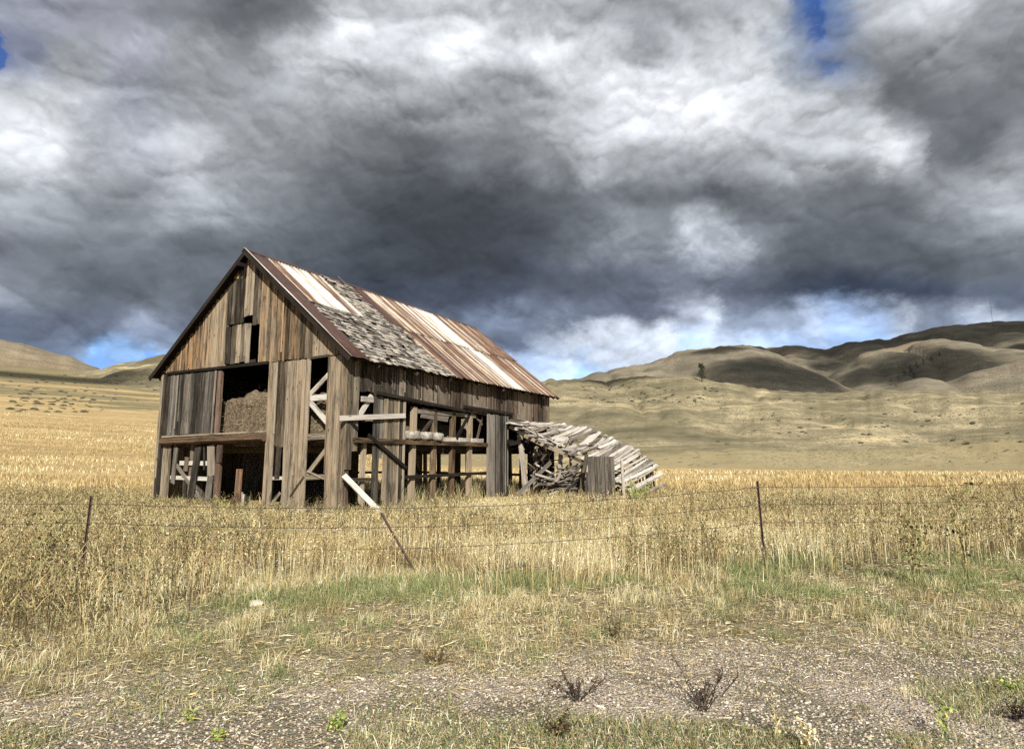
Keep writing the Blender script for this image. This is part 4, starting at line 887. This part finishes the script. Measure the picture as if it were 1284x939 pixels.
# field grass beyond: clumps thinning with distance
g = Rib(); N_ = 120000; x, y = area(N_, 22., 135., 1.35)
m = outside_barn(x, y, .3) & (RS.uniform(0, 1, N_) < sstep(135, 85, y)) & (RS.uniform(0, 1, N_) < sstep(.32, .55, fbm(x * .15, y * .3, 81, 4)) * .9 + .1); x, y = x[m], y[m]; n = len(x)
pt = fbm(x * .05, y * .2, 84, 4); h = RS.uniform(.12, .34, n) * (.8 + .5 * pt) * (1 + .35 * (y < 40)); w = .008 + .0009 * y; a = RS.uniform(0, 6.28, n); l = RS.uniform(.1, .6, n)
c = pick([(.50, .375, .17), (.43, .31, .135), (.57, .45, .22), (.34, .24, .105)], n); c = np.where((RS.uniform(0, 1, n) < sstep(.50, .66, pt) * .7)[:, None], pick(STRAW, n), c); c = np.where((RS.uniform(0, 1, n) < sstep(.46, .30, pt) * .5)[:, None], pick(TAN[1:] + OLIVE, n), c)
g.blades(base(x, y), h, w, np.cos(a) * l, np.sin(a) * l, .3, c * .85, c)
# scattered grass growing in and around the open barn
N_ = 9000; u = RS.uniform(-.2, LN, N_); v = RS.uniform(-.1, WD, N_); keep = (RS.rand(N_) < np.where((u > 2.4) & (v < 2.2), .9, .18)); u, v = u[keep], v[keep]; n = len(u)
x = P0.x + U.x * u + V.x * v; y = P0.y + U.y * u + V.y * v; h = RS.uniform(.25, .85, n) * np.where((u > 2.4) & (v < 2), 1., .6); a = RS.uniform(0, 6.28, n); l = RS.uniform(.1, .7, n)
c = pick(STRAW + TAN + OLIVE + GREEN[3:], n); g.blades(base(x, y), h, np.full(n, .012), np.cos(a) * l, np.sin(a) * l, .3, c * .8, c)
tag(g.build('field_grass', M['veg']), 'golden dry grass of the wide field behind the barn', 'field grass', kind='stuff')

# ---- single plants one can point at
def plant(name, label, cat, px, py, h, spread, stems, kind, seed, group=None):
    rs = np.random.RandomState(seed); b = at(px, py); b.z = gz1(b.x, b.y); st = Rib(); lv = Rib(); b0 = np.array(b)
    d = max(1., b.y)
    for k in range(stems):
        a = rs.uniform(0, 6.28); l = rs.uniform(.1, 1. if kind == 'sun' else 2.2) * spread; hh = h * rs.uniform(.7 if kind == 'sun' else .3, 1.); n = 6
        prev = b0 + rs.normal(0, .012, 3) * np.array([1, 1, 0]); segs = []
        for i in range(n):
            q = prev + np.array([math.cos(a) * l * hh / n, math.sin(a) * l * hh / n, hh / n]) + rs.normal(0, (.012 if kind == 'sun' else .035) * hh, 3); segs.append((prev, q)); prev = q
        cst = {'dead': (.13, .09, .055), 'green': (.24, .26, .09), 'straw': (.55, .46, .25), 'dark': (.07, .05, .035), 'sun': (.42, .36, .17)}[kind]
        for i, (p, q) in enumerate(segs):
            e = q - p; L = np.linalg.norm(e); z = e[2]
            st.blades(np.array([p]), np.array([L]), np.array([.0032 + .0006 * d]), np.array([e[0] / L]), np.array([e[1] / L]), 0, np.array([cst]), taper=1.5)
            st.blades(np.array([p + [.002, 0, 0]]), np.array([L * 1.05]), np.array([.0032 + .0006 * d]), np.array([e[0] / L]), np.array([e[1] / L]), 0, np.array([cst]), taper=1.5)
            if i >= 1:
                m = {'dead': 4, 'green': 3, 'straw': 2, 'dark': 5, 'sun': 2}[kind]
                P = np.repeat(q[None], m, 0) + rs.normal(0, .02 + .02 * h, (m, 3)); s = {'dead': .013 + .012 * h, 'green': .016 + .03 * h, 'straw': .018, 'dark': .012, 'sun': .045}[kind]
                pal = {'dead': DARK + OLIVE, 'green': [(.20, .27, .07), (.30, .36, .09), (.45, .46, .10)], 'straw': STRAW, 'dark': [(.05, .035, .03), (.09, .06, .045), (.035, .025, .022)], 'sun': DARK + OLIVE + GREEN[:2]}[kind]
                lv.leaves(P, rs.uniform(.6, 1.3, m) * s * (1 + .03 * d), pick(pal, m), .7, .75)
                for j in range(2):
                    aa_ = rs.uniform(0, 6.28); L2 = h * rs.uniform(.08, .22)
                    st.blades(q[None], np.array([L2]), np.array([.004 + .0005 * d]), np.array([math.cos(aa_) * .7]), np.array([math.sin(aa_) * .7]), 0, np.array([cst]), taper=1.)
                    lv.leaves((q + np.array([math.cos(aa_) * .7 * L2, math.sin(aa_) * .7 * L2, L2 * .87]))[None], np.array([s * rs.uniform(.8, 1.3)]), pick(pal, 1), .8, .8)
    e = tag(empty(name, b), label, cat, group); st.build('stem', M['veg'], e, tuple(b)).location = (0, 0, 0); lv.build('foliage', M['veg'], e, tuple(b)).location = (0, 0, 0)
plant('wild_sunflower', 'tall dead sunflower weed with dark heads, its top above the fence wires at right', 'weed', 1215, 735, 1.35, .18, 5, 'sun', 1)
plant('wild_sunflower', 'branching dead weed just left of the tall sunflower weed by the fence', 'weed', 1150, 735, 1.0, .3, 7, 'sun', 2)
plant('wild_sunflower', 'leafy dark weed clump at the far left behind the fence', 'weed', 60, 735, .95, .35, 9, 'sun', 3)
plant('dark_weed', 'nearly black dried weed standing in the gravel at lower right', 'weed', 880, 892, .26, .45, 8, 'dark', 4)
plant('dark_weed', 'dark dry weed in the gravel below the middle of the photo', 'weed', 725, 880, .17, .7, 9, 'dark', 5)
plant('dead_weed', 'brown bushy dead weed in the gravel by the bottom edge right of centre', 'weed', 700, 925, .18, .5, 10, 'dead', 6)
plant('dark_weed', 'dark dried weed at the lower right corner of the track', 'weed', 1275, 905, .16, .6, 8, 'dark', 7)
plant('leafy_weed', 'yellow green leafy sprig at the bottom left of centre', 'weed', 425, 915, .11, .4, 5, 'green', 8)
plant('leafy_weed', 'small yellow green sprig in the gravel left of the leafier one', 'weed', 240, 905, .06, .5, 3, 'green', 9)
plant('leafy_weed', 'low green leaves at the bottom edge of the track at left', 'weed', 273, 930, .06, .6, 4, 'green', 10)
plant('leafy_weed', 'tall thin green sprout at lower right of the track', 'weed', 1190, 925, .30, .22, 2, 'green', 11)
plant('leafy_weed', 'green leafy sprig close to the right edge of the gravel track', 'weed', 1270, 868, .10, .5, 4, 'green', 12)
plant('dead_weed', 'brown weed clump in the verge right of centre', 'weed', 770, 800, .22, .5, 9, 'dead', 13)
plant('dead_weed', 'dark brown weed clump below the leaning fence post', 'weed', 545, 835, .14, .7, 10, 'dead', 14)
plant('dead_weed', 'tall brown weed in front of the lower barn doorway', 'weed', 290, 646, .9, .5, 8, 'dead', 15)
plant('leafy_bush', 'yellow leafed weed at the foot of the barn door jamb', 'weed', 283, 650, .55, .35, 6, 'green', 16)
plant('leafy_bush', 'green bush at the low end of the collapsed lean-to', 'bush', 800, 640, .95, .45, 16, 'green', 17)
plant('dead_weed', 'reddish weed clump under the upright board panel', 'weed', 750, 640, .6, .5, 10, 'dead', 18)
plant('straw_stalk', 'pale dry stalk rising from the gravel right of the black weed', 'weed', 972, 925, .34, .08, 1, 'straw', 19)
plant('straw_stalk', 'bunch of pale dry stalks at the bottom edge right of centre', 'weed', 1010, 938, .16, .15, 5, 'straw', 20)
plant('dead_weed', 'brown dead weed growing in the barn window gap', 'weed', 398, 650, .95, .4, 7, 'dead', 21)

# ---- shrubs dotted over the left slope and knolls
def shrub_mesh(name, seed, pal, n=260, r=1., hz=.75):
    s = Rib(); rs = np.random.RandomState(seed); d = rs.normal(size=(n, 3)); d /= np.linalg.norm(d, axis=1)[:, None]; d[:, 2] = np.abs(d[:, 2]) * hz
    p = d * (rs.uniform(.35, 1, n) ** .5)[:, None] * r; p += rs.normal(0, .06, p.shape); global RS
    s.leaves(p, rs.uniform(.18, .42, n) * r, pick(pal, n), .8, .8)
    o = s.build(name, M['veg']); me = o.data; bpy.data.objects.remove(o); return me
SAGE = [(.15, .145, .095), (.20, .19, .13), (.11, .105, .065)]
sm = [shrub_mesh('sagebrush_bush', 30 + k, SAGE) for k in range(4)]
def ridge_drop(o): pass
dg = None
spots = []
for k in range(60): spots.append((RS.uniform(8, 130), 505 + RS.uniform(-5, 12) + 0, 'sagebrush in the dense dark band across the left field'))
for k in range(70): spots.append((RS.uniform(0, 195), RS.uniform(470, 503), 'sagebrush dotted on the slope left of the barn'))
for k in range(90): spots.append((RS.uniform(725, 905), RS.uniform(483, 505), 'sagebrush on the knoll behind the lean-to'))
for k in range(70): spots.append((RS.uniform(900, 1284), RS.uniform(500, 560), 'sagebrush scattered on the right foothill'))
bpy.context.view_layer.update(); dg = bpy.context.evaluated_depsgraph_get()
TERR = ('ground', 'left_hill', 'left_slope', 'foothills', 'far_front_hill', 'far_back_hills', 'far_round_hill', 'small_round_hill', 'right_spur')
from mathutils.bvhtree import BVHTree
TREES = [BVHTree.FromObject(bpy.data.objects[t], dg) for t in TERR]
def hit(px, py):
    d = px_ray(px, py).normalized(); best = None
    for t in TREES:
        h = t.ray_cast(Vector((0, 0, 1.65)), d)
        if h[0] is not None and (best is None or h[3] < best[1]): best = (h[0], h[3])
    return best[0] if best else None
cnt = 0
for px, py, lab in spots:
    p = hit(px, py)
    if p is None: continue
    o = bpy.data.objects.new('sagebrush', sm[cnt % 4]); s = RS.uniform(.25, .7) * (1 + p.length / 700); o.scale = (s, s, s * .8); o.location = p - Vector((0, 0, .1)); o.rotation_euler = (0, 0, RS.uniform(0, 6)); link(o)
    tag(o, 'grey green ' + lab, 'shrub', lab); cnt += 1
# ---- lone tree on the knoll, dark junipers in the far gully, mast on the skyline
def tree(px, py, hpx, label, seed, group=None, nleaf=900, crown=.32):
    p = hit(px, py)
    if p is None: return
    h = hpx / 760. * p.y; rs = np.random.RandomState(seed); e = tag(empty('tree', p), label, 'tree', group); mb = MB()
    mb.tube([Vector((0, 0, -.3)), Vector((0.01 * h, 0, h * .3)), Vector((0, .01 * h, h * .92))], [.035 * h, .026 * h, .004 * h], 7)
    for k in range(9):
        z = h * rs.uniform(.2, .8); a = rs.uniform(0, 6.28); L = h * crown * (1.1 - z / h); mb.tube([Vector((0, 0, z)), Vector((math.cos(a) * L, math.sin(a) * L, z + L * .4))], [.012 * h, .003 * h], 5)
    o = mb.build('trunk', M['bark'], e, origin=(0, 0, 0))
    s = Rib(); P = []
    for k in range(26):
        z = rs.uniform(.16, .97); rr_ = crown * (1.08 - z) ** .7 * rs.uniform(.3, 1.) ; a = rs.uniform(0, 6.28); c = np.array([math.cos(a) * rr_ * .9, math.sin(a) * rr_ * .9, z]) * h
        P.append(c + rs.normal(0, .055 * h, (nleaf // 26, 3)))
    P = np.concatenate(P); s.leaves(P, rs.uniform(.03, .07, len(P)) * h, pick([(.035, .045, .022), (.055, .065, .03), (.02, .028, .015)], len(P)), .8, .8)
    s.build('crown', M['veg'], e)
tree(880, 479, 23, 'lone dark conifer standing on the foothill right of the barn', 1)
GJ = [(1118, 483, 9), (1127, 478, 8), (1135, 472, 9), (1142, 467, 10), (1150, 462, 8), (1124, 486, 7), (1146, 474, 7), (1158, 457, 7), (1168, 452, 6), (1178, 447, 6)]
for k, (a, b, c) in enumerate(GJ): tree(a, b, c, 'small dark juniper in the gully of the far round hill', 40 + k, 'dark junipers in the far gully', 240, .45)
p = hit(1245, 409) or hit(1245, 412)
if p is not None:
    e = tag(empty('radio_mast', p), 'thin lattice radio mast on the far right skyline', 'mast'); hM = 34 / 760 * p.y; mb = MB(); w0 = hM * .012
    for k in range(3):
        a = k * 2.094; mb.tube([Vector((math.cos(a) * w0, math.sin(a) * w0, -3)), Vector((math.cos(a) * w0 * .5, math.sin(a) * w0 * .5, hM))], .10, 5)
    for k in range(30):
        z = hM * k / 30; a = k * 2.094; b = a + 2.094; mb.tube([Vector((math.cos(a) * w0 * .8, math.sin(a) * w0 * .8, z)), Vector((math.cos(b) * w0 * .8, math.sin(b) * w0 * .8, z + hM / 30))], .06, 4)
    mb.build('lattice', M['post_metal'], e, origin=(0, 0, 0)); mb = MB(); mb.tube([Vector((0, 0, hM)), Vector((0, 0, hM * 1.08))], .15, 5); mb.build('antenna', M['post_metal'], e, origin=(0, 0, 0))

# ------------------------------------------------------------------ SUN, CLOUDS OVERHEAD (they shade the far hills), SKY
SAZ, SEL = R(171.), R(34.)     # compass angle of the sun from +Y clockwise, elevation
S = Vector((math.sin(SAZ) * math.cos(SEL), math.cos(SAZ) * math.cos(SEL), math.sin(SEL)))
ld = bpy.data.lights.new('sun', 'SUN'); ld.energy = 5.; ld.angle = R(.53); ld.color = (1., .955, .885)
lo = bpy.data.objects.new('sun', ld); link(lo); lo.rotation_euler = (-S).to_track_quat('-Z', 'Y').to_euler(); lo.location = (0, -20, 40)
mcl, N = newmat('cloud_vapour'); uvx = N.sep(N.n('ShaderNodeUVMap').outputs[0])[0]
cn = N.noise(N.n('ShaderNodeTexCoord').outputs['Object'], .012, 5., .6); ca_ = N.mapr(N.m('ADD', uvx, N.m('MULTIPLY', N.m('SUBTRACT', cn, .5), .9)), .45, 1.0, .85, 0.)
cdf = N.n('ShaderNodeBsdfDiffuse', {'Color': (.8, .82, .85, 1)}); ctr = N.n('ShaderNodeBsdfTransparent')
N.n('ShaderNodeOutputMaterial', {0: N.n('ShaderNodeMixShader', {0: ca_, 1: ctr.outputs[0], 2: cdf.outputs[0]}).outputs[0]})
def cloud(px, py, sx, sy, seed, alt=1300.):
    p = hit(px, py)
    if p is None: return
    c = p + S * ((alt - p.z) / S.z); mb = MB(); n, m = 40, 12; 
    for j in range(m + 1):
        th = math.pi * j / m
        for i in range(n):
            ph_ = 2 * math.pi * i / n; q = .62 + .76 * float(fbm(np.array([math.cos(ph_) * 1.7 + seed * 3.1]), np.array([math.sin(ph_) * 1.7 + seed]), seed, 5)[0])
            mb.v.append(Vector((math.sin(th) * math.cos(ph_) * sx * q, math.sin(th) * math.sin(ph_) * sy * q, math.cos(th) * min(sx, sy) * .22 * q)))
    for j in range(m):
        for i in range(n):
            k = (i + 1) % n; r0_ = math.sin(math.pi * j / m); r1_ = math.sin(math.pi * (j + 1) / m); mb.face((j * n + i, (j + 1) * n + i, (j + 1) * n + k, j * n + k), ((r0_, 0), (r1_, 0), (r1_, 0), (r0_, 0)))
    o = mb.build('cloud', mcl, None, True, origin=(0, 0, 0)); o.location = c; o['kind'] = 'structure'
for k, a in enumerate([(1240, 412, 620, 300), (1090, 428, 330, 170), (965, 440, 230, 120), (990, 470, 190, 160), (1165, 458, 170, 190), (945, 462, 55, 60), (790, 474, 60, 30), (1035, 460, 70, 60), (1284, 436, 70, 60), (40, 472, 90, 50), (900, 437, 60, 90)]): cloud(*a, seed=k + 3)

w = bpy.data.worlds.new('World'); sc.world = w; w.use_nodes = True; w.node_tree.nodes.clear(); N = NT(w.node_tree)
def lin(c): return tuple(((v / 255.) / 12.92 if v / 255. < .04045 else ((v / 255. + .055) / 1.055) ** 2.4) for v in c)
sky = N.n('ShaderNodeTexSky', sky_type='NISHITA', sun_disc=False, sun_elevation=SEL, sun_rotation=SAZ, altitude=1400.)
D = N.vm('NORMALIZE', N.n('ShaderNodeTexCoord').outputs['Generated']); dx, dy, dz = N.sep(D)
zz = N.m('MAXIMUM', dz, 0.)
# cloud layer seen in perspective: positions on a flat ceiling
SKYK = .76; DP = N.comb(dx, dy, N.m('MULTIPLY', dz, 1.45))
inv = N.m('DIVIDE', 1., N.m('ADD', zz, .38)); CP = N.comb(N.m('MULTIPLY', dx, inv), N.m('MULTIPLY', dy, inv), N.m('MULTIPLY', dz, 2.0))
ady = N.m('MAXIMUM', N.m('ABSOLUTE', dy), .12); azn = N.m('DIVIDE', dx, ady); eln = N.m('DIVIDE', dz, ady)
wn = N.noise(DP, 3., 3., .55, out='Color'); wn2 = N.noise(DP, 8., 7., .62, out='Color')
w1 = N.sep(wn); w2 = N.sep(wn2)
def dsp(base_, c, s1, s2): return N.m('ADD', base_, N.m('ADD', N.m('MULTIPLY', N.m('SUBTRACT', w1[c], .5), s1), N.m('MULTIPLY', N.m('SUBTRACT', w2[c], .5), s2)))
azw = dsp(azn, 0, .16, .20); elw = N.m('ADD', eln, N.m('MULTIPLY', N.m('SUBTRACT', dsp(eln, 1, .10, .15), eln), N.mapr(eln, .0, .2, .15, 1.)))
def g3(v, b=4): return (v - 2, v + 2, v + 7)
Bc = (150, 195, 245, 0.)
# rows: (elevation taken at pixel row, [(px, colour)])
rows = [
 (-150, [(-400, 150), (0, 170), (300, 120), (600, 190), (900, 150), (1284, 150), (1700, 160)]),
 (10, [(-200, 150), (0, (150, 155, 170)), (120, (143, 145, 156)), (240, 118), (320, 95), (380, 120), (440, 190), (560, 206), (640, 194), (720, 172), (800, 152), (900, 166), (985, 172), (1012, (90, 115, 160, .5)), (1032, (60, 95, 160, .3)), (1050, (110, 130, 165, .7)), (1100, 172), (1170, 190), (1240, 150), (1400, 140)]),
 (65, [(-200, 140), (-30, (90, 100, 140, .5)), (5, (60, 85, 140, .1)), (40, (130, 138, 160)), (100, 142), (200, (158, 160, 172)), (270, 160), (320, 138), (400, 190), (440, 225), (490, 200), (560, 232), (640, 200), (710, 236), (760, 200), (810, 152), (880, 190), (960, 212), (1010, (150, 160, 175, .75)), (1036, (120, 135, 165, .62)), (1080, 135), (1160, 150), (1284, 122), (1500, 130)]),
 (125, [(-200, 180), (0, 196), (80, 206), (160, (156, 160, 172)), (240, 146), (320, 152), (400, 164), (480, 172), (560, 168), (640, 152), (720, 196), (790, 222), (850, 240), (900, 240), (960, 208), (1040, 178), (1110, 102), (1200, 106), (1284, 112), (1500, 110)]),
 (190, [(-200, 210), (0, 214), (60, 216), (110, 180), (185, (178, 182, 192)), (240, 192), (280, 156), (360, 148), (430, 122), (520, 96), (600, 118), (680, 142), (740, 186), (800, 170), (860, 152), (920, 164), (1000, 172), (1060, 186), (1100, 232), (1140, 180), (1170, 104), (1220, 88), (1284, 140), (1500, 150)]),
 (250, [(-200, 150), (0, 172), (70, 146), (160, 138), (230, 172), (290, 156), (360, 126), (440, 94), (520, 72), (600, 68), (680, 92), (760, 112), (830, 112), (900, (88, 91, 97)), (960, 118), (1040, 108), (1110, 112), (1180, 146), (1284, 184), (1500, 170)]),
 (315, [(-200, 110), (0, (110, 112, 120)), (80, 120), (160, 116), (240, 98), (320, 104), (400, 92), (480, 72), (560, (64, 67, 72)), (640, (68, 71, 78)), (720, 94), (780, 142), (830, 132), (870, 202), (900, 180), (940, 120), (1000, 88), (1080, 96), (1160, 92), (1284, 110), (1500, 100)]),
 (365, [(-200, 150), (0, 158), (50, 128), (120, 96), (180, 98), (230, 112), (320, 92), (480, (70, 75, 84)), (560, (78, 83, 94)), (640, (74, 79, 90)), (720, (88, 92, 102)), (800, (96, 100, 110)), (860, (120, 124, 134)), (920, (96, 100, 112)), (1000, (72, 79, 92)), (1080, (60, 68, 82)), (1160, (66, 73, 86)), (1284, (104, 110, 122)), (1500, 110)]),
 (408, [(-200, (110, 115, 128)), (0, (112, 117, 130)), (90, (116, 121, 134)), (150, (108, 113, 126)), (200, (156, 161, 174)), (260, (110, 114, 124)), (480, (82, 87, 98)), (600, (122, 130, 146)), (650, (128, 136, 152)), (700, (118, 124, 138)), (760, (110, 115, 128)), (820, (106, 110, 122)), (880, (190, 193, 200)), (900, (214, 216, 220)), (930, (140, 147, 160)), (980, (150, 158, 172)), (1020, (190, 200, 218, .9)), (1055, (170, 190, 222, .8)), (1100, (190, 195, 204)), (1150, (130, 136, 148)), (1190, (120, 126, 138)), (1250, (184, 188, 196)), (1284, (150, 156, 168)), (1500, 150)]),
 (440, [(-200, (110, 118, 134)), (0, (112, 120, 136)), (80, (130, 140, 158)), (115, (160, 200, 245, .6)), (155, (160, 195, 235, .8)), (200, (140, 150, 166)), (640, (110, 118, 134)), (670, (178, 184, 194)), (720, (212, 214, 218)), (780, (212, 214, 218)), (830, (224, 225, 228)), (865, (190, 208, 232, .75)), (920, (190, 200, 214)), (1060, (165, 190, 225, .75)), (1220, (160, 190, 235, .55)), (1500, (160, 170, 185))]),
 (472, [(-200, (150, 170, 200)), (100, (170, 205, 245, .4)), (640, (186, 200, 222)), (700, (196, 208, 228, .8)), (730, (170, 200, 235, .6)), (800, (205, 210, 220)), (1500, (180, 190, 210))]),
]
RA = 2.4
ws = []
els = [px_ray(642, r_[0]).z / px_ray(642, r_[0]).y for r_ in rows]
order = list(range(len(rows)))
col = None; alp = None
for i, (py, stops) in enumerate(rows):
    st = []
    for px, c in stops:
        if not hasattr(c, '__len__'): c = g3(c)
        al = c[3] if len(c) > 3 else 1.; d = px_ray(px, py); az = d.x / d.y
        st.append((az / (2 * RA) + .5, lin(c[:3]) + (al,)))
    nd = N.n('ShaderNodeValToRGB', {'Fac': N.m('ADD', N.m('DIVIDE', azw, 2 * RA), .5)}); cr = nd.color_ramp; cr.interpolation = 'EASE'
    while len(cr.elements) < len(st): cr.elements.new(.5)
    for e, (p_, c_) in zip(cr.elements, st): e.position = p_; e.color = c_
    if col is None: col = nd.outputs[0]; alp = nd.outputs[1]
    else:
        f_ = N.mapr(elw, els[i - 1], els[i], 0., 1.)
        col = N.mix(f_, col, nd.outputs[0]); alp = N.m('ADD', N.m('MULTIPLY', alp, N.m('SUBTRACT', 1., f_)), N.m('MULTIPLY', nd.outputs[1], f_))
# billow detail and its self-shading (lit from above and behind)
WV = N.vm('SCALE', N.vm('SUBTRACT', wn2, (.5, .5, .5))); WV.node.inputs['Scale'].default_value = .075
def billow(off):
    v = N.vm('ADD', N.vm('ADD', DP, off), WV); t = None
    for sc1, am in ((4.2, .5), (9., .30), (19., .15), (40., .07), (82., .03)):
        q = N.n('ShaderNodeTexNoise', {'Vector': v, 'Scale': sc1, 'Detail': 0., 'Roughness': .5}).outputs['Fac']
        q = N.m('MULTIPLY', N.m('ABSOLUTE', N.m('SUBTRACT', q, .5)), am * 3.2); t = q if t is None else N.m('ADD', t, q)
    return t
n0 = N.noise(DP, 4.5, 6., .56, .15); n1_ = N.noise(N.vm('ADD', DP, (.0, -.01, .035)), 4.5, 6., .56, .15)
p0 = billow((0, 0, 0)); p1 = billow((.003, -.005, .012))
emb = N.m('SUBTRACT', n0, n1_); pem = N.m('SUBTRACT', p0, p1)
lumn = N.vm('DOT_PRODUCT', col, (.33, .34, .33)); amp = N.mapr(lumn, .03, .45, .6, 1.0)
k = N.m('MULTIPLY', N.m('SUBTRACT', n0, .5), .75); k = N.m('ADD', k, N.m('MULTIPLY', emb, 1.3)); k = N.m('ADD', k, N.m('MULTIPLY', pem, 1.5)); k = N.m('ADD', k, N.m('MULTIPLY', N.m('SUBTRACT', p0, .34), .42))
k = N.m('MAXIMUM', N.m('ADD', 1., N.m('MULTIPLY', k, amp)), .5)
col = N.mix(1., col, N.mix(N.mapr(eln, .15, .55), (.90, .985, 1.10), (1., 1., 1.)), 'MULTIPLY'); cc = N.vm('SCALE', col); N.L.new(k, cc.node.inputs['Scale'])
skc = N.mix(1., sky.outputs[0], (.62, .80, 1.25), 'MULTIPLY'); b1 = N.n('ShaderNodeBackground', {'Color': skc, 'Strength': .07}); b2 = N.n('ShaderNodeBackground', {'Color': cc, 'Strength': SKYK})
al = N.mapr(N.m('ADD', alp, N.m('MULTIPLY', N.m('ADD', N.m('SUBTRACT', n0, .5), N.m('MULTIPLY', N.m('SUBTRACT', p0, .34), .6)), 1.2)), .36, .60)
mx = N.n('ShaderNodeMixShader', {0: al, 1: b1.outputs[0], 2: b2.outputs[0]}); N.n('ShaderNodeOutputWorld', {0: mx.outputs[0]})
w.cycles.sampling_method = 'MANUAL'; w.cycles.sample_map_resolution = 512

# ------------------------------------------------------------------ CAMERA
cd = bpy.data.cameras.new('camera'); cd.sensor_fit = 'HORIZONTAL'; cd.sensor_width = 36.; cd.lens = 36. * 760 / 1284; cd.clip_start = .05; cd.clip_end = 20000
co_ = bpy.data.objects.new('camera', cd); link(co_); co_.location = (0, 0, 1.65); co_.rotation_euler = (math.pi / 2 + math.atan(102.5 / 760), 0, 0); sc.camera = co_
vs_ = sc.view_settings; vs_.view_transform = 'Standard'; vs_.look = 'None'; vs_.gamma = 1.; vs_.exposure = .60; vs_.use_curve_mapping = False
sc.cycles.max_bounces = 5; sc.cycles.diffuse_bounces = 3; sc.cycles.glossy_bounces = 2; sc.cycles.transmission_bounces = 3; sc.cycles.transparent_max_bounces = 10
sc.cycles.use_denoising = False
